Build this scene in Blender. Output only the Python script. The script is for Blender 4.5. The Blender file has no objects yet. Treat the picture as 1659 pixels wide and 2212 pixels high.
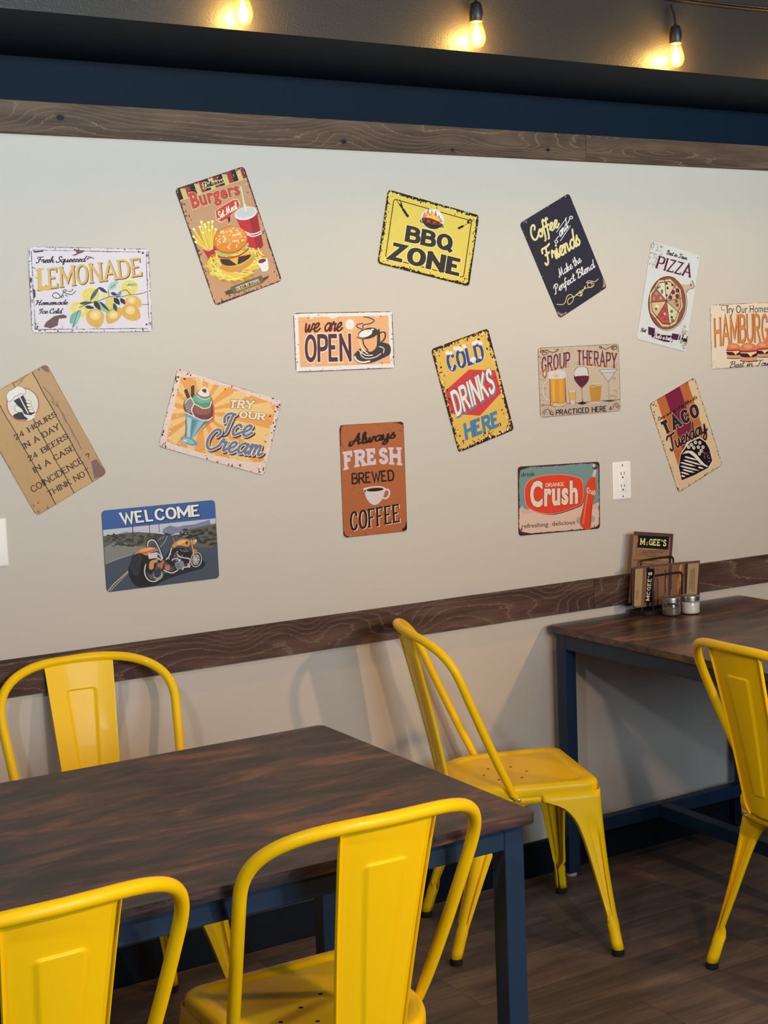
import bpy, math, random
from mathutils import Vector, Matrix, geometry

random.seed(7)
SC = bpy.context.scene
COL = SC.collection
PI = math.pi

# ------------------------------------------------------------------ camera
YAW, PITCH, ROLL = 0.53797, -0.10325, -0.03764
FPX = 3118.0
fw = Vector((math.sin(YAW)*math.cos(PITCH), math.cos(YAW)*math.cos(PITCH), math.sin(PITCH)))
rr = Vector((math.cos(YAW), -math.sin(YAW), 0)); uu = rr.cross(fw)
RX = rr*math.cos(ROLL)+uu*math.sin(ROLL); UX = -rr*math.sin(ROLL)+uu*math.cos(ROLL)
cam = bpy.data.objects.new('camera', bpy.data.cameras.new('camera')); COL.objects.link(cam)
cam.matrix_world = Matrix(((RX.x, UX.x, -fw.x, 0.0), (RX.y, UX.y, -fw.y, -3.33508),
                           (RX.z, UX.z, -fw.z, 1.5212), (0, 0, 0, 1)))
cam.data.sensor_fit = 'HORIZONTAL'; cam.data.sensor_width = 36.0
cam.data.lens = FPX/1659.0*36.0
cam.data.clip_start = 0.05
SC.camera = cam

# ------------------------------------------------------------------ world, lights, exposure
SC.view_settings.view_transform = 'Standard'
SC.view_settings.look = 'None'
SC.view_settings.gamma = 1.0
SC.view_settings.use_curve_mapping = False
SC.view_settings.exposure = -0.03
SC.cycles.use_denoising = True
SC.cycles.max_bounces = 8
SC.cycles.transparent_max_bounces = 16
SC.cycles.caustics_reflective = False
SC.cycles.caustics_refractive = False
SC.cycles.sample_clamp_indirect = 4.0
world = bpy.data.worlds.new('room_ambient'); SC.world = world; world.use_nodes = True
world.node_tree.nodes['Background'].inputs[0].default_value = (0.30, 0.55, 1.0, 1)
world.node_tree.nodes['Background'].inputs[1].default_value = 0.10

def lamp(name, kind, loc, power, color, look=None, **kw):
    l = bpy.data.lights.new(name, kind); l.energy = power; l.color = color
    for k, v in kw.items(): setattr(l, k, v)
    o = bpy.data.objects.new(name, l); COL.objects.link(o); o.location = loc
    if look is not None:
        o.rotation_euler = (Vector(look)-Vector(loc)).to_track_quat('-Z', 'Y').to_euler()
    return o
# daylight through the shop front behind the camera
lamp('shopfront_daylight', 'AREA', (1.7, -5.2, 1.75), 84, (0.72, 0.89, 1.0), (1.3, -1.0, 0.9),
     shape='RECTANGLE', size=2.0, size_y=1.3)
# added cool strip light, not a window; its narrow beam brightens the upper wall
lamp('upper_wall_fill', 'AREA', (1.2, -6.8, 2.35), 19, (0.48, 0.85, 1.0), (1.9, 0, 2.3),
     shape='RECTANGLE', size=5.0, size_y=0.3, spread=math.radians(29))
# pendant lamps over the aisle and a ceiling lamp, out of frame
lamp('pendant_lamp', 'POINT', (1.30, -3.05, 1.84), 80, (1.0, 0.66, 0.42), shadow_soft_size=0.05)
lamp('pendant_lamp', 'POINT', (3.25, -3.05, 1.80), 112, (1.0, 0.60, 0.29), shadow_soft_size=0.05)
lamp('ceiling_lamp', 'POINT', (-0.75, -2.75, 2.88), 86, (0.88, 0.92, 1.0), shadow_soft_size=0.08)

# ------------------------------------------------------------------ helpers
def srgb(h):
    if not isinstance(h, str): return tuple(h[:3])
    h = h.lstrip('#'); c = [int(h[i:i+2], 16)/255 for i in (0, 2, 4)]
    return tuple(x/12.92 if x <= 0.04045 else ((x+0.055)/1.055)**2.4 for x in c)

def tag(o, label=None, cat=None, group=None, kind=None):
    if label: o['label'] = label
    if cat: o['category'] = cat
    if group: o['group'] = group
    if kind: o['kind'] = kind
    return o

def empty(name, loc=(0, 0, 0), rz=0.0, label=None, cat=None, group=None):
    o = bpy.data.objects.new(name, None); COL.objects.link(o)
    o.empty_display_size = 0.05
    o.location = loc; o.rotation_euler = (0, 0, rz)
    return tag(o, label, cat, group)

class MB:
    def __init__(s): s.v = []; s.f = []; s.m = []; s.c = []; s.mi = 0; s.col = None
    def add(s, vs, fs):
        b = len(s.v); s.v += [tuple(x) for x in vs]
        for f in fs: s.f.append([b+i for i in f]); s.m.append(s.mi); s.c.append(s.col)
        return s
    def box(s, x0, x1, y0, y1, z0, z1):
        return s.add([(x, y, z) for x in (x0, x1) for y in (y0, y1) for z in (z0, z1)],
              [(0, 1, 3, 2), (4, 6, 7, 5), (0, 4, 5, 1), (2, 3, 7, 6), (0, 2, 6, 4), (1, 5, 7, 3)])
    def rings(s, rings, close=True, cap0=False, cap1=False):
        n = len(rings[0]); vs = [p for r in rings for p in r]; fs = []
        for k in range(len(rings)-1):
            for i in range(n if close else n-1):
                j = (i+1) % n
                fs.append((k*n+i, k*n+j, (k+1)*n+j, (k+1)*n+i))
        if cap0: fs.append(tuple(range(n))[::-1])
        if cap1: fs.append(tuple((len(rings)-1)*n+i for i in range(n)))
        return s.add(vs, fs)
    def tube(s, path, r, n=10, caps=True):
        P = [Vector(p) for p in path]; rs = []; T0 = (P[1]-P[0]).normalized()
        N = T0.orthogonal().normalized(); T_ = T0
        for i, p in enumerate(P):
            T = ((P[min(i+1, len(P)-1)]-P[max(i-1, 0)])).normalized()
            N = (T_.rotation_difference(T) @ N); N = (N-T*N.dot(T)).normalized(); B = T.cross(N); T_ = T
            rad = r[i] if isinstance(r, (list, tuple)) else r
            rs.append([p+(N*math.cos(2*PI*k/n)+B*math.sin(2*PI*k/n))*rad for k in range(n)])
        return s.rings(rs, True, caps, caps)
    def lathe(s, prof, n=24, cx=0, cy=0):
        return s.rings([[(cx+r*math.cos(2*PI*k/n), cy+r*math.sin(2*PI*k/n), z) for k in range(n)] for r, z in prof],
                       True, prof[0][0] > 1e-5, prof[-1][0] > 1e-5)
    def build(s, name, mats, parent=None, smooth=None, bevel=0, solid=0, loc=None):
        me = bpy.data.meshes.new(name); me.from_pydata(s.v, [], s.f); me.update()
        if not isinstance(mats, (list, tuple)): mats = [mats]
        for m in mats: me.materials.append(m)
        if any(s.m): me.polygons.foreach_set('material_index', s.m)
        o = bpy.data.objects.new(name, me); COL.objects.link(o)
        if smooth is not None:
            me.polygons.foreach_set('use_smooth', [True]*len(me.polygons))
            try: me.set_sharp_from_angle(angle=math.radians(smooth))
            except Exception: pass
        if solid:
            md = o.modifiers.new('thickness', 'SOLIDIFY'); md.thickness = solid; md.offset = 0
        if bevel:
            md = o.modifiers.new('soft_edges', 'BEVEL'); md.width = bevel; md.segments = 2
            md.limit_method = 'ANGLE'; md.angle_limit = math.radians(40)
        if parent: o.parent = parent
        if loc: o.location = loc
        return o

def catmull(pts, k=8, closed=False):
    P = [Vector(p) for p in pts]; n = len(P); out = []
    if n < 3 and not closed: return P
    rng = range(n if closed else n-1)
    for i in rng:
        g = (lambda j: P[j % n]) if closed else (lambda j: P[max(0, min(n-1, j))])
        a, b, c, d = g(i-1), g(i), g(i+1), g(i+2)
        for t in range(k):
            t /= k
            out.append(0.5*((2*b)+(c-a)*t+(2*a-5*b+4*c-d)*t*t+(3*b-a-3*c+d)*t**3))
    if not closed: out.append(P[-1])
    return out

# ------------------------------------------------------------------ materials
class NT:
    def __init__(s, name):
        s.m = bpy.data.materials.new(name); s.m.use_nodes = True; s.t = s.m.node_tree
        s.b = s.t.nodes['Principled BSDF']
    def n(s, typ, **kw):
        x = s.t.nodes.new(typ)
        for k, v in kw.items():
            if k.startswith('i_'):
                key = k[2:]; key = int(key) if key.isdigit() else key.replace('_', ' ')
                s.set(x.inputs[key], v)
            else: setattr(x, k, v)
        return x
    def set(s, sock, v):
        if hasattr(v, 'is_output'): s.t.links.new(v, sock)
        else: sock.default_value = v
    def math(s, op, a, b=0.0, c=0.0):
        x = s.t.nodes.new('ShaderNodeMath'); x.operation = op
        for i, v in enumerate((a, b, c)): s.set(x.inputs[i], v)
        return x.outputs[0]
    def ramp(s, fac, stops, interp='LINEAR'):
        x = s.t.nodes.new('ShaderNodeValToRGB'); e = x.color_ramp; e.interpolation = interp
        while len(e.elements) < len(stops): e.elements.new(0.5)
        for el, (p, c) in zip(e.elements, stops):
            el.position = p; c = srgb(c); el.color = (*c, 1)
        s.set(x.inputs[0], fac); return x.outputs[0]
    def mix(s, f, a, b, mode='MIX'):
        x = s.t.nodes.new('ShaderNodeMix'); x.data_type = 'RGBA'; x.blend_type = mode
        s.set(x.inputs[0], f)
        for i, v in ((6, a), (7, b)): s.set(x.inputs[i], (*srgb(v), 1) if isinstance(v, str) else v)
        return x.outputs[2]
    def obj(s, scale=(1, 1, 1)):
        tc = s.t.nodes.new('ShaderNodeTexCoord'); mp = s.t.nodes.new('ShaderNodeMapping')
        mp.inputs['Scale'].default_value = scale; s.t.links.new(tc.outputs['Object'], mp.inputs[0]); return mp.outputs[0]
    def noise(s, vec, scale, detail=4, rough=0.5, dist=0.0):
        x = s.n('ShaderNodeTexNoise', i_Scale=scale, i_Detail=detail, i_Roughness=rough, i_Distortion=dist)
        s.t.links.new(vec, x.inputs['Vector']); return x.outputs[0]
    def bump(s, h, strength=0.2, dist=0.01):
        x = s.n('ShaderNodeBump', i_Strength=strength, i_Distance=dist, i_Height=h)
        s.t.links.new(x.outputs[0], s.b.inputs['Normal'])
    def out(s, col=None, rough=None, metal=None, spec=None, coat=None):
        for k, v in (('Base Color', col), ('Roughness', rough), ('Metallic', metal), ('Specular IOR Level', spec), ('Coat Weight', coat)):
            if v is not None: s.set(s.b.inputs[k], (*srgb(v), 1) if isinstance(v, str) else v)
        return s.m

def plain(name, col, rough=0.5, metal=0.0, spec=0.5, coat=None, bump=None):
    t = NT(name)
    if bump: t.bump(t.noise(t.obj(), bump[0], 3), bump[1], bump[2])
    c = srgb(col); return t.out((*c, 1), rough, metal, spec, coat)

def wall_mat(name, col, rough, bs=0.25, spec=0.4):
    t = NT(name); o = t.obj()
    t.bump(t.noise(o, 230, 3), bs, 0.002)
    n = t.noise(o, 1.3, 2)
    c = srgb(col); c2 = tuple(x*0.95 for x in c)
    return t.out(t.mix(n, (*c, 1), (*c2, 1)), rough, 0, spec)

def wood_trim(name, dark, mid, light, knots, z0, z1, flip=False, freq=22.0, dense=10.0, seed=0.0, zmul=11.0, holes=True):
    """board along x with cathedral grain bending round knots (x, z, size); the grain tightens towards one edge"""
    t = NT(name); tc = t.n('ShaderNodeTexCoord'); sp = t.n('ShaderNodeSeparateXYZ')
    t.t.links.new(tc.outputs['Object'], sp.inputs[0]); X, Z = sp.outputs[0], sp.outputs[2]
    zn = t.math('DIVIDE', t.math('SUBTRACT', Z, z0), z1-z0)
    if not flip: zn = t.math('SUBTRACT', 1.0, zn)
    zn = t.math('MAXIMUM', zn, 0.0)                     # 0 at the open-grained edge, 1 at the tight edge
    def vec(a, c, off=0.0):
        cb = t.n('ShaderNodeCombineXYZ'); t.set(cb.inputs[0], t.math('MULTIPLY', X, a)); t.set(cb.inputs[1], seed+off)
        t.set(cb.inputs[2], t.math('MULTIPLY', Z, c)); return cb.outputs[0]
    base = t.noise(vec(1.7, zmul), 1.0, 1.2, 0.4)
    tight = t.math('POWER', zn, 1.7)
    g = t.math('MULTIPLY', base, t.math('SUBTRACT', freq, t.math('MULTIPLY', tight, freq*0.72)))
    g = t.math('ADD', g, t.math('MULTIPLY', tight, dense))
    hole = 0.0
    for kx, kz, kr in knots:
        dx = t.math('MULTIPLY', t.math('SUBTRACT', X, kx), 0.42/kr); dz = t.math('MULTIPLY', t.math('SUBTRACT', Z, kz), 0.62/kr)
        d2 = t.math('ADD', t.math('MULTIPLY', dx, dx), t.math('MULTIPLY', dz, dz))
        g = t.math('ADD', g, t.math('MULTIPLY', t.math('POWER', 2.718, t.math('MULTIPLY', d2, -0.5)), 2.6))
        hole = t.math('MAXIMUM', hole, t.math('SUBTRACT', 1.0, t.math('MINIMUM', t.math('MULTIPLY', d2, 5.0), 1.0)))
    g = t.math('ADD', g, t.math('MULTIPLY', t.noise(vec(55, 190), 1.0, 3), 0.5))
    fr = t.math('FRACT', g)
    line = t.ramp(fr, [(0.0, '#e8e8e8'), (0.045, '#c0c0c0'), (0.10, '#555555'), (0.45, '#1c1c1c'), (0.93, '#000000'), (1.0, '#606060')])
    fine = t.noise(vec(16, 480, 3.0), 1.0, 4, 0.6); blot = t.noise(vec(4, 26, 5.0), 1.0, 3)
    streak = t.noise(vec(3, 330, 9.0), 1.0, 3, 0.6)
    c = t.mix(t.math('MULTIPLY', fine, 0.85), dark, mid)
    c = t.mix(t.math('MULTIPLY', t.ramp(blot, [(0.42, '#000000'), (0.72, '#ffffff')]), 0.30), c, light)
    c = t.mix(t.math('MULTIPLY', t.math('MULTIPLY', t.ramp(streak, [(0.48, '#000000'), (0.58, '#ffffff')]), t.math('ADD', t.math('MULTIPLY', tight, 0.9), 0.1)), 0.75), c, tuple(x*0.6 for x in srgb(dark))+(1,))
    c = t.mix(t.math('MULTIPLY', line, 0.8), c, light)
    if holes and knots:
        c = t.mix(t.ramp(hole, [(0.0, '#000000'), (0.62, '#000000'), (0.9, '#808080'), (0.92, '#ffffff')]), c, '#140d0c')
    t.bump(t.math('ADD', fine, t.math('MULTIPLY', line, 0.5)), 0.25, 0.002)
    return t.out(c, 0.62, 0, 0.3)

def top_mat(name, seed, rough=0.34):
    t = NT(name); tc = t.n('ShaderNodeTexCoord'); sp = t.n('ShaderNodeSeparateXYZ')
    t.t.links.new(tc.outputs['Object'], sp.inputs[0]); X, Y, Z = sp.outputs
    def vec(a, b, off=0.0):
        cb = t.n('ShaderNodeCombineXYZ'); t.set(cb.inputs[0], t.math('MULTIPLY', X, a)); t.set(cb.inputs[1], t.math('MULTIPLY', Y, b))
        t.set(cb.inputs[2], t.math('ADD', t.math('MULTIPLY', Z, 40.0), seed+off)); return cb.outputs[0]
    big = t.noise(vec(4.2, 13), 1, 6, 0.68, 0.7)
    mid = t.noise(vec(6, 26, 3), 1, 6, 0.66, 0.5)
    fine = t.noise(vec(16, 240, 7), 1, 5, 0.7)
    crack = t.noise(vec(5, 70, 11), 1, 4, 0.6, 0.4)
    f = t.math('ADD', t.math('MULTIPLY', big, 0.62), t.math('MULTIPLY', mid, 0.38))
    c = t.ramp(f, [(0.40, '#1a1b1f'), (0.455, '#2a2427'), (0.50, '#453335'), (0.55, '#5d4139'), (0.605, '#82563f')])
    c = t.mix(t.math('MULTIPLY', t.ramp(fine, [(0.35, '#ffffff'), (0.6, '#000000')]), 0.42), c, '#2a2222')
    c = t.mix(t.ramp(crack, [(0.29, '#ffffff'), (0.33, '#000000')]), c, '#1a1314')
    t.bump(t.math('ADD', fine, crack), 0.12, 0.001)
    return t.out(c, t.math('ADD', t.math('MULTIPLY', mid, 0.22), rough-0.1), 0, 0.45)

def floor_mat():
    t = NT('dark_vinyl_planks'); tc = t.n('ShaderNodeTexCoord')
    sp = t.n('ShaderNodeSeparateXYZ'); t.t.links.new(tc.outputs['Object'], sp.inputs[0]); X, Y = sp.outputs[0], sp.outputs[1]
    v = t.math('DIVIDE', t.math('ADD', Y, 0.985), 0.182); row = t.math('FLOOR', v); odd = t.math('MODULO', t.math('ABSOLUTE', row), 2.0)
    u = t.math('DIVIDE', t.math('SUBTRACT', t.math('ADD', X, t.math('MULTIPLY', row, 0.16)), t.math('ADD', 2.16, t.math('MULTIPLY', odd, 0.61))), 1.22)
    wn = t.n('ShaderNodeTexWhiteNoise', noise_dimensions='2D'); cw = t.n('ShaderNodeCombineXYZ'); t.set(cw.inputs[0], t.math('FLOOR', u)); t.set(cw.inputs[1], row)
    t.t.links.new(cw.outputs[0], wn.inputs['Vector']); pid = wn.outputs['Value']
    sv = t.math('LESS_THAN', t.math('FRACT', v), 0.0085); su = t.math('LESS_THAN', t.math('FRACT', u), 0.0011); seam = t.math('MAXIMUM', sv, su)
    def vec(a, b, k=6.0):
        cb = t.n('ShaderNodeCombineXYZ'); t.set(cb.inputs[0], t.math('MULTIPLY', X, a)); t.set(cb.inputs[1], t.math('MULTIPLY', Y, b))
        t.set(cb.inputs[2], t.math('MULTIPLY', pid, k)); return cb.outputs[0]
    a = t.noise(vec(1.6, 13), 1, 5, 0.6, 0.5); b = t.noise(vec(6, 120), 1, 5, 0.65); bl = t.noise(vec(5, 9, 3), 1, 3)
    f = t.math('ADD', t.math('ADD', t.math('MULTIPLY', a, 0.55), t.math('MULTIPLY', b, 0.25)), t.math('MULTIPLY', bl, 0.2))
    c = t.ramp(f, [(0.36, '#342f30'), (0.5, '#524947'), (0.64, '#72645e')])
    c = t.mix(t.math('MULTIPLY', pid, 0.15), c, '#7a6a62')
    c = t.mix(t.math('MULTIPLY', seam, 0.8), c, '#1f1817')
    t.bump(t.math('SUBTRACT', b, t.math('MULTIPLY', seam, 2.0)), 0.12, 0.001)
    return t.out(c, 0.5, 0, 0.35)

M_WALL = wall_mat('greige_wall_paint', '#c6bfb6', 0.72, 0.12, 0.3)
M_NAVY = wall_mat('navy_wall_paint', (.0026, .0105, .0240), 0.6, 0.15, 0.12)
M_SOFF = wall_mat('charcoal_soffit_paint', '#2a2726', 0.45, 0.35, 0.35)
M_BASE = plain('navy_baseboard', (.002, .0055, .013), 0.5, 0, .25)
M_YEL = plain('yellow_powder_coat', (0.95, 0.61, 0.002), 0.40, 0, 0.3, 0.08, (900, 0.05, 0.0005))
M_BLKM = plain('black_powder_coated_steel', (.009, .029, .066), 0.45, 0, 0.35)
M_RUB = plain('black_rubber', '#121214', 0.8)
M_HOLE = plain('drain_hole_dark', '#2a1606', 0.9)
M_CHR = plain('chrome', (0.8, 0.8, 0.8), 0.12, 1.0)
M_GLIDE = plain('white_plastic_glide', '#b9bcc0', 0.4)
M_FLOOR = floor_mat()
M_TOP = top_mat('rustic_wood_laminate', 0.0, 0.46)
M_TOP2 = top_mat('rustic_wood_laminate_right', 17.0, 0.30)

# ------------------------------------------------------------------ room
def struct(o, label=None): o['kind'] = 'structure'; return o
struct(MB().box(-3.5, 6.5, -8, 0.0, -0.05, 0.0).build('floor', M_FLOOR))
w = MB().box(-3.5, 6.5, 0.0, 0.12, 0.0, 2.15)
w.mi = 1; w.box(-3.5, 6.5, 0.0, 0.12, 2.15, 3.0)
struct(w.build('wall_back', [M_WALL, M_NAVY]))
ZS = 2.2515; YF = -0.415
s = MB().box(-3.5, 6.5, YF, 0.0, ZS+0.0005, 3.0)
s.mi = 1; s.add([(-3.5, YF, ZS), (6.5, YF, ZS), (6.5, 0, ZS), (-3.5, 0, ZS)], [(0, 3, 2, 1)])
struct(s.build('ceiling', [M_SOFF, M_NAVY]))
struct(MB().box(-3.5, 6.5, -8, YF, 2.95, 3.0).build('ceiling_main', M_SOFF))
struct(MB().box(-3.5, 6.5, -0.014, 0.0, 0.0, 0.104).build('baseboard_back', M_BASE, bevel=0.003))

def board(name, x0, x1, z0, z1, mat, d=0.018):
    struct(MB().box(x0, x1, -d, 0, z0, z1).build(name, mat, bevel=0.0012))
W1 = wood_trim('upper_trim_wood', '#3a2c24', '#5a4538', '#947860', [(1.144, 2.115, 0.030), (1.90, 2.094, 0.026), (2.238, 2.087, 0.020), (2.563, 2.101, 0.022)], 2.0755, 2.149, False, 17, 11, 0.0)
W2 = wood_trim('upper_trim_wood_right', '#3a2c24', '#5c4638', '#957962', [], 2.0755, 2.149, False, 34, 9, 4.0, 15)
W3 = wood_trim('chair_rail_wood', '#33221e', '#553c35', '#8e7262', [(1.53, 0.845, 0.022), (1.735, 0.835, 0.016), (2.02, 0.82, 0.026), (2.54, 0.838, 0.022)], 0.7712, 0.8592, True, 15, 10, 8.3, 9.0, False)
W4 = wood_trim('chair_rail_wood_right', '#33221e', '#553c35', '#947a68', [(2.83, 0.82, 0.045)], 0.7712, 0.8592, True, 12, 3, 12.0, 7.0, False)
board('trim_1', -3.5, 2.7005, 2.0755, 2.1490, W1); board('trim_2', 2.7015, 6.5, 2.0755, 2.1490, W2)
board('trim_3', -3.5, 2.6935, 0.7712, 0.8592, W3); board('trim_4', 2.6945, 6.5, 0.7712, 0.8592, W4)

# ------------------------------------------------------------------ chairs
HB, HM, S0, NN, YB, YT, ZT, BOW, QQ, MM, ZB = 0.176, 0.215, 0.696, 2.938, -0.088, -0.267, 0.842, 0.061, 0.068, 2.062, 0.426
def hoop_path():
    ts = [S0*i/7 for i in range(7)]+[S0+(1-S0)*math.sin(PI/2*i/22) for i in range(23)]
    R = []
    for t in ts:
        w = HB+(HM-HB)*(t+QQ*4*t*(1-t)); e = max(0, min(1, (t-S0)/(1-S0)))
        w *= max(0.0, 1-e**NN)**(1/NN)
        R.append(Vector((w, YB+(YT-YB)*t-BOW*(1-min(1, w/HM)**MM)*t, ZB+(ZT-ZB)*t)))
    return R+[Vector((-p.x, p.y, p.z)) for p in R[-2::-1]]

def seat_outline(inset=0.0, n=96):
    hw, yf, yr, rc = 0.175-inset, 0.145-inset, -0.222+inset, 0.035
    pts = []
    for i in range(7):
        a = -PI/2+PI/2*i/6   # placeholder to keep the count stable
    yb = -0.035
    out = []
    # front edge from left to right, corner, side, rear arc, side, corner
    for i in range(9):
        out.append((-(hw-rc)+2*(hw-rc)*i/8, yf))
    for i in range(1, 9):
        a = PI/2-PI/2*i/8; out.append((hw-rc+rc*math.cos(a), yf-rc+rc*math.sin(a)))
    for i in range(1, 7):
        out.append((hw-0.004*i/6, yf-rc+(yb-yf+rc)*i/6))
    hw2 = hw-0.004; L = yb-yr
    for i in range(1, 16):
        a = PI/2*i/15; out.append((hw2*math.cos(a)**(2/2.7), yb-L*math.sin(a)**(2/2.7)))
    rear = out[17+6:]
    half = out[9:]
    left = [(-x, y) for x, y in reversed(half[:-1])]
    return out+left[:-0] if False else out+left

def leg_mb(sx, front):
    """pressed leg: an L-shaped channel along the corner that closes to a round foot"""
    m = MB()
    top = Vector(((0.1745 if front else 0.151)*sx, 0.1445 if front else -0.152, 0.421)); foot = Vector(((0.240 if front else 0.180)*sx, 0.175 if front else -0.262, 0.018))
    sy = 1 if front else -1; IN = 0.0140
    # (z, width of each face)
    prof = [(0.421, 0.160), (0.400, 0.158), (0.3955, 0.145), (0.3895, 0.127), (0.381, 0.110), (0.369, 0.095), (0.353, 0.082), (0.332, 0.071), (0.30, 0.061), (0.26, 0.052),
            (0.21, 0.0435), (0.16, 0.0365), (0.125, 0.032), (0.103, 0.0295)]
    rings = []
    def Lring(c, w, groove, k):
        wy = min(w, 0.1365 if not front else 0.160)
        rc = 0.014; P = []
        # along the front/rear face: from (−w,0) to the corner, then along the side face
        fx = [1.0, 0.93, 0.80, 0.66, 0.58, 0.46, 0.30]
        dz = [0.010, 0.0, 0.0, 0.0, 1.0, 1.0, 1.0]
        for f, g in zip(fx, dz):
            d = -0.007 if g == 0.010 else (groove if g == 1.0 and 0.2 < f < 0.6 else 0)
            P.append((-w*f, -d if d > 0 else d))
        for i in range(5):
            a = PI/2*(1-i/4); P.append((-rc+rc*math.cos(a), -rc+rc*math.sin(a)))
        for f, g in zip(reversed(fx), reversed(dz)):
            d = -0.007 if g == 0.010 else (groove if g == 1.0 and 0.2 < f < 0.6 else 0)
            P.append((-d if d > 0 else d, -wy*f))
        return [Vector((c.x+sx*x, c.y+sy*y, c.z)) for x, y in P]
    def path(z):
        t = (top.z-z)/(top.z-foot.z); b = 0.010*math.sin(PI*t)
        return Vector((top.x+(foot.x-top.x)*t-sx*b*0.6, top.y+(foot.y-top.y)*t-sy*b*0.6, z))
    n = 19
    def circ(z, r):
        c = path(z)-Vector((sx*IN, sy*IN, 0)); P = []
        for i in range(n):
            a = math.radians(225-8)-math.radians(360-16)*i/(n-1)
            P.append(Vector((c.x+sx*r*math.cos(a), c.y+sy*r*math.sin(a), z)))
        return P
    for z, w_ in prof:
        gr = 0.0075*min(1, max(0, (0.36-z)/0.035))*min(1, max(0, (z-0.09)/0.03))
        rings.append(Lring(path(z), w_ if front or z > .39 else w_*.9, gr, z))
    rings += [[a.lerp(b, 0.55) for a, b in zip(Lring(path(0.090), 0.029, 0, 0), circ(0.090, 0.0150))]]
    for z, r in ((0.078, 0.0150), (0.06, 0.0142), (0.035, 0.0145), (0.018, 0.0152)): rings.append(circ(z, r))
    m.rings(rings, close=False)
    f = MB(); c = path(0.018); c = Vector((c.x-sx*IN, c.y-sy*IN, 0))
    f.lathe([(0.0, 0.0), (0.0135, 0.0), (0.0160, 0.003), (0.0160, 0.0175), (0.0125, 0.0195), (0, 0.0195)], 18, c.x, c.y)
    return m, f

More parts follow.
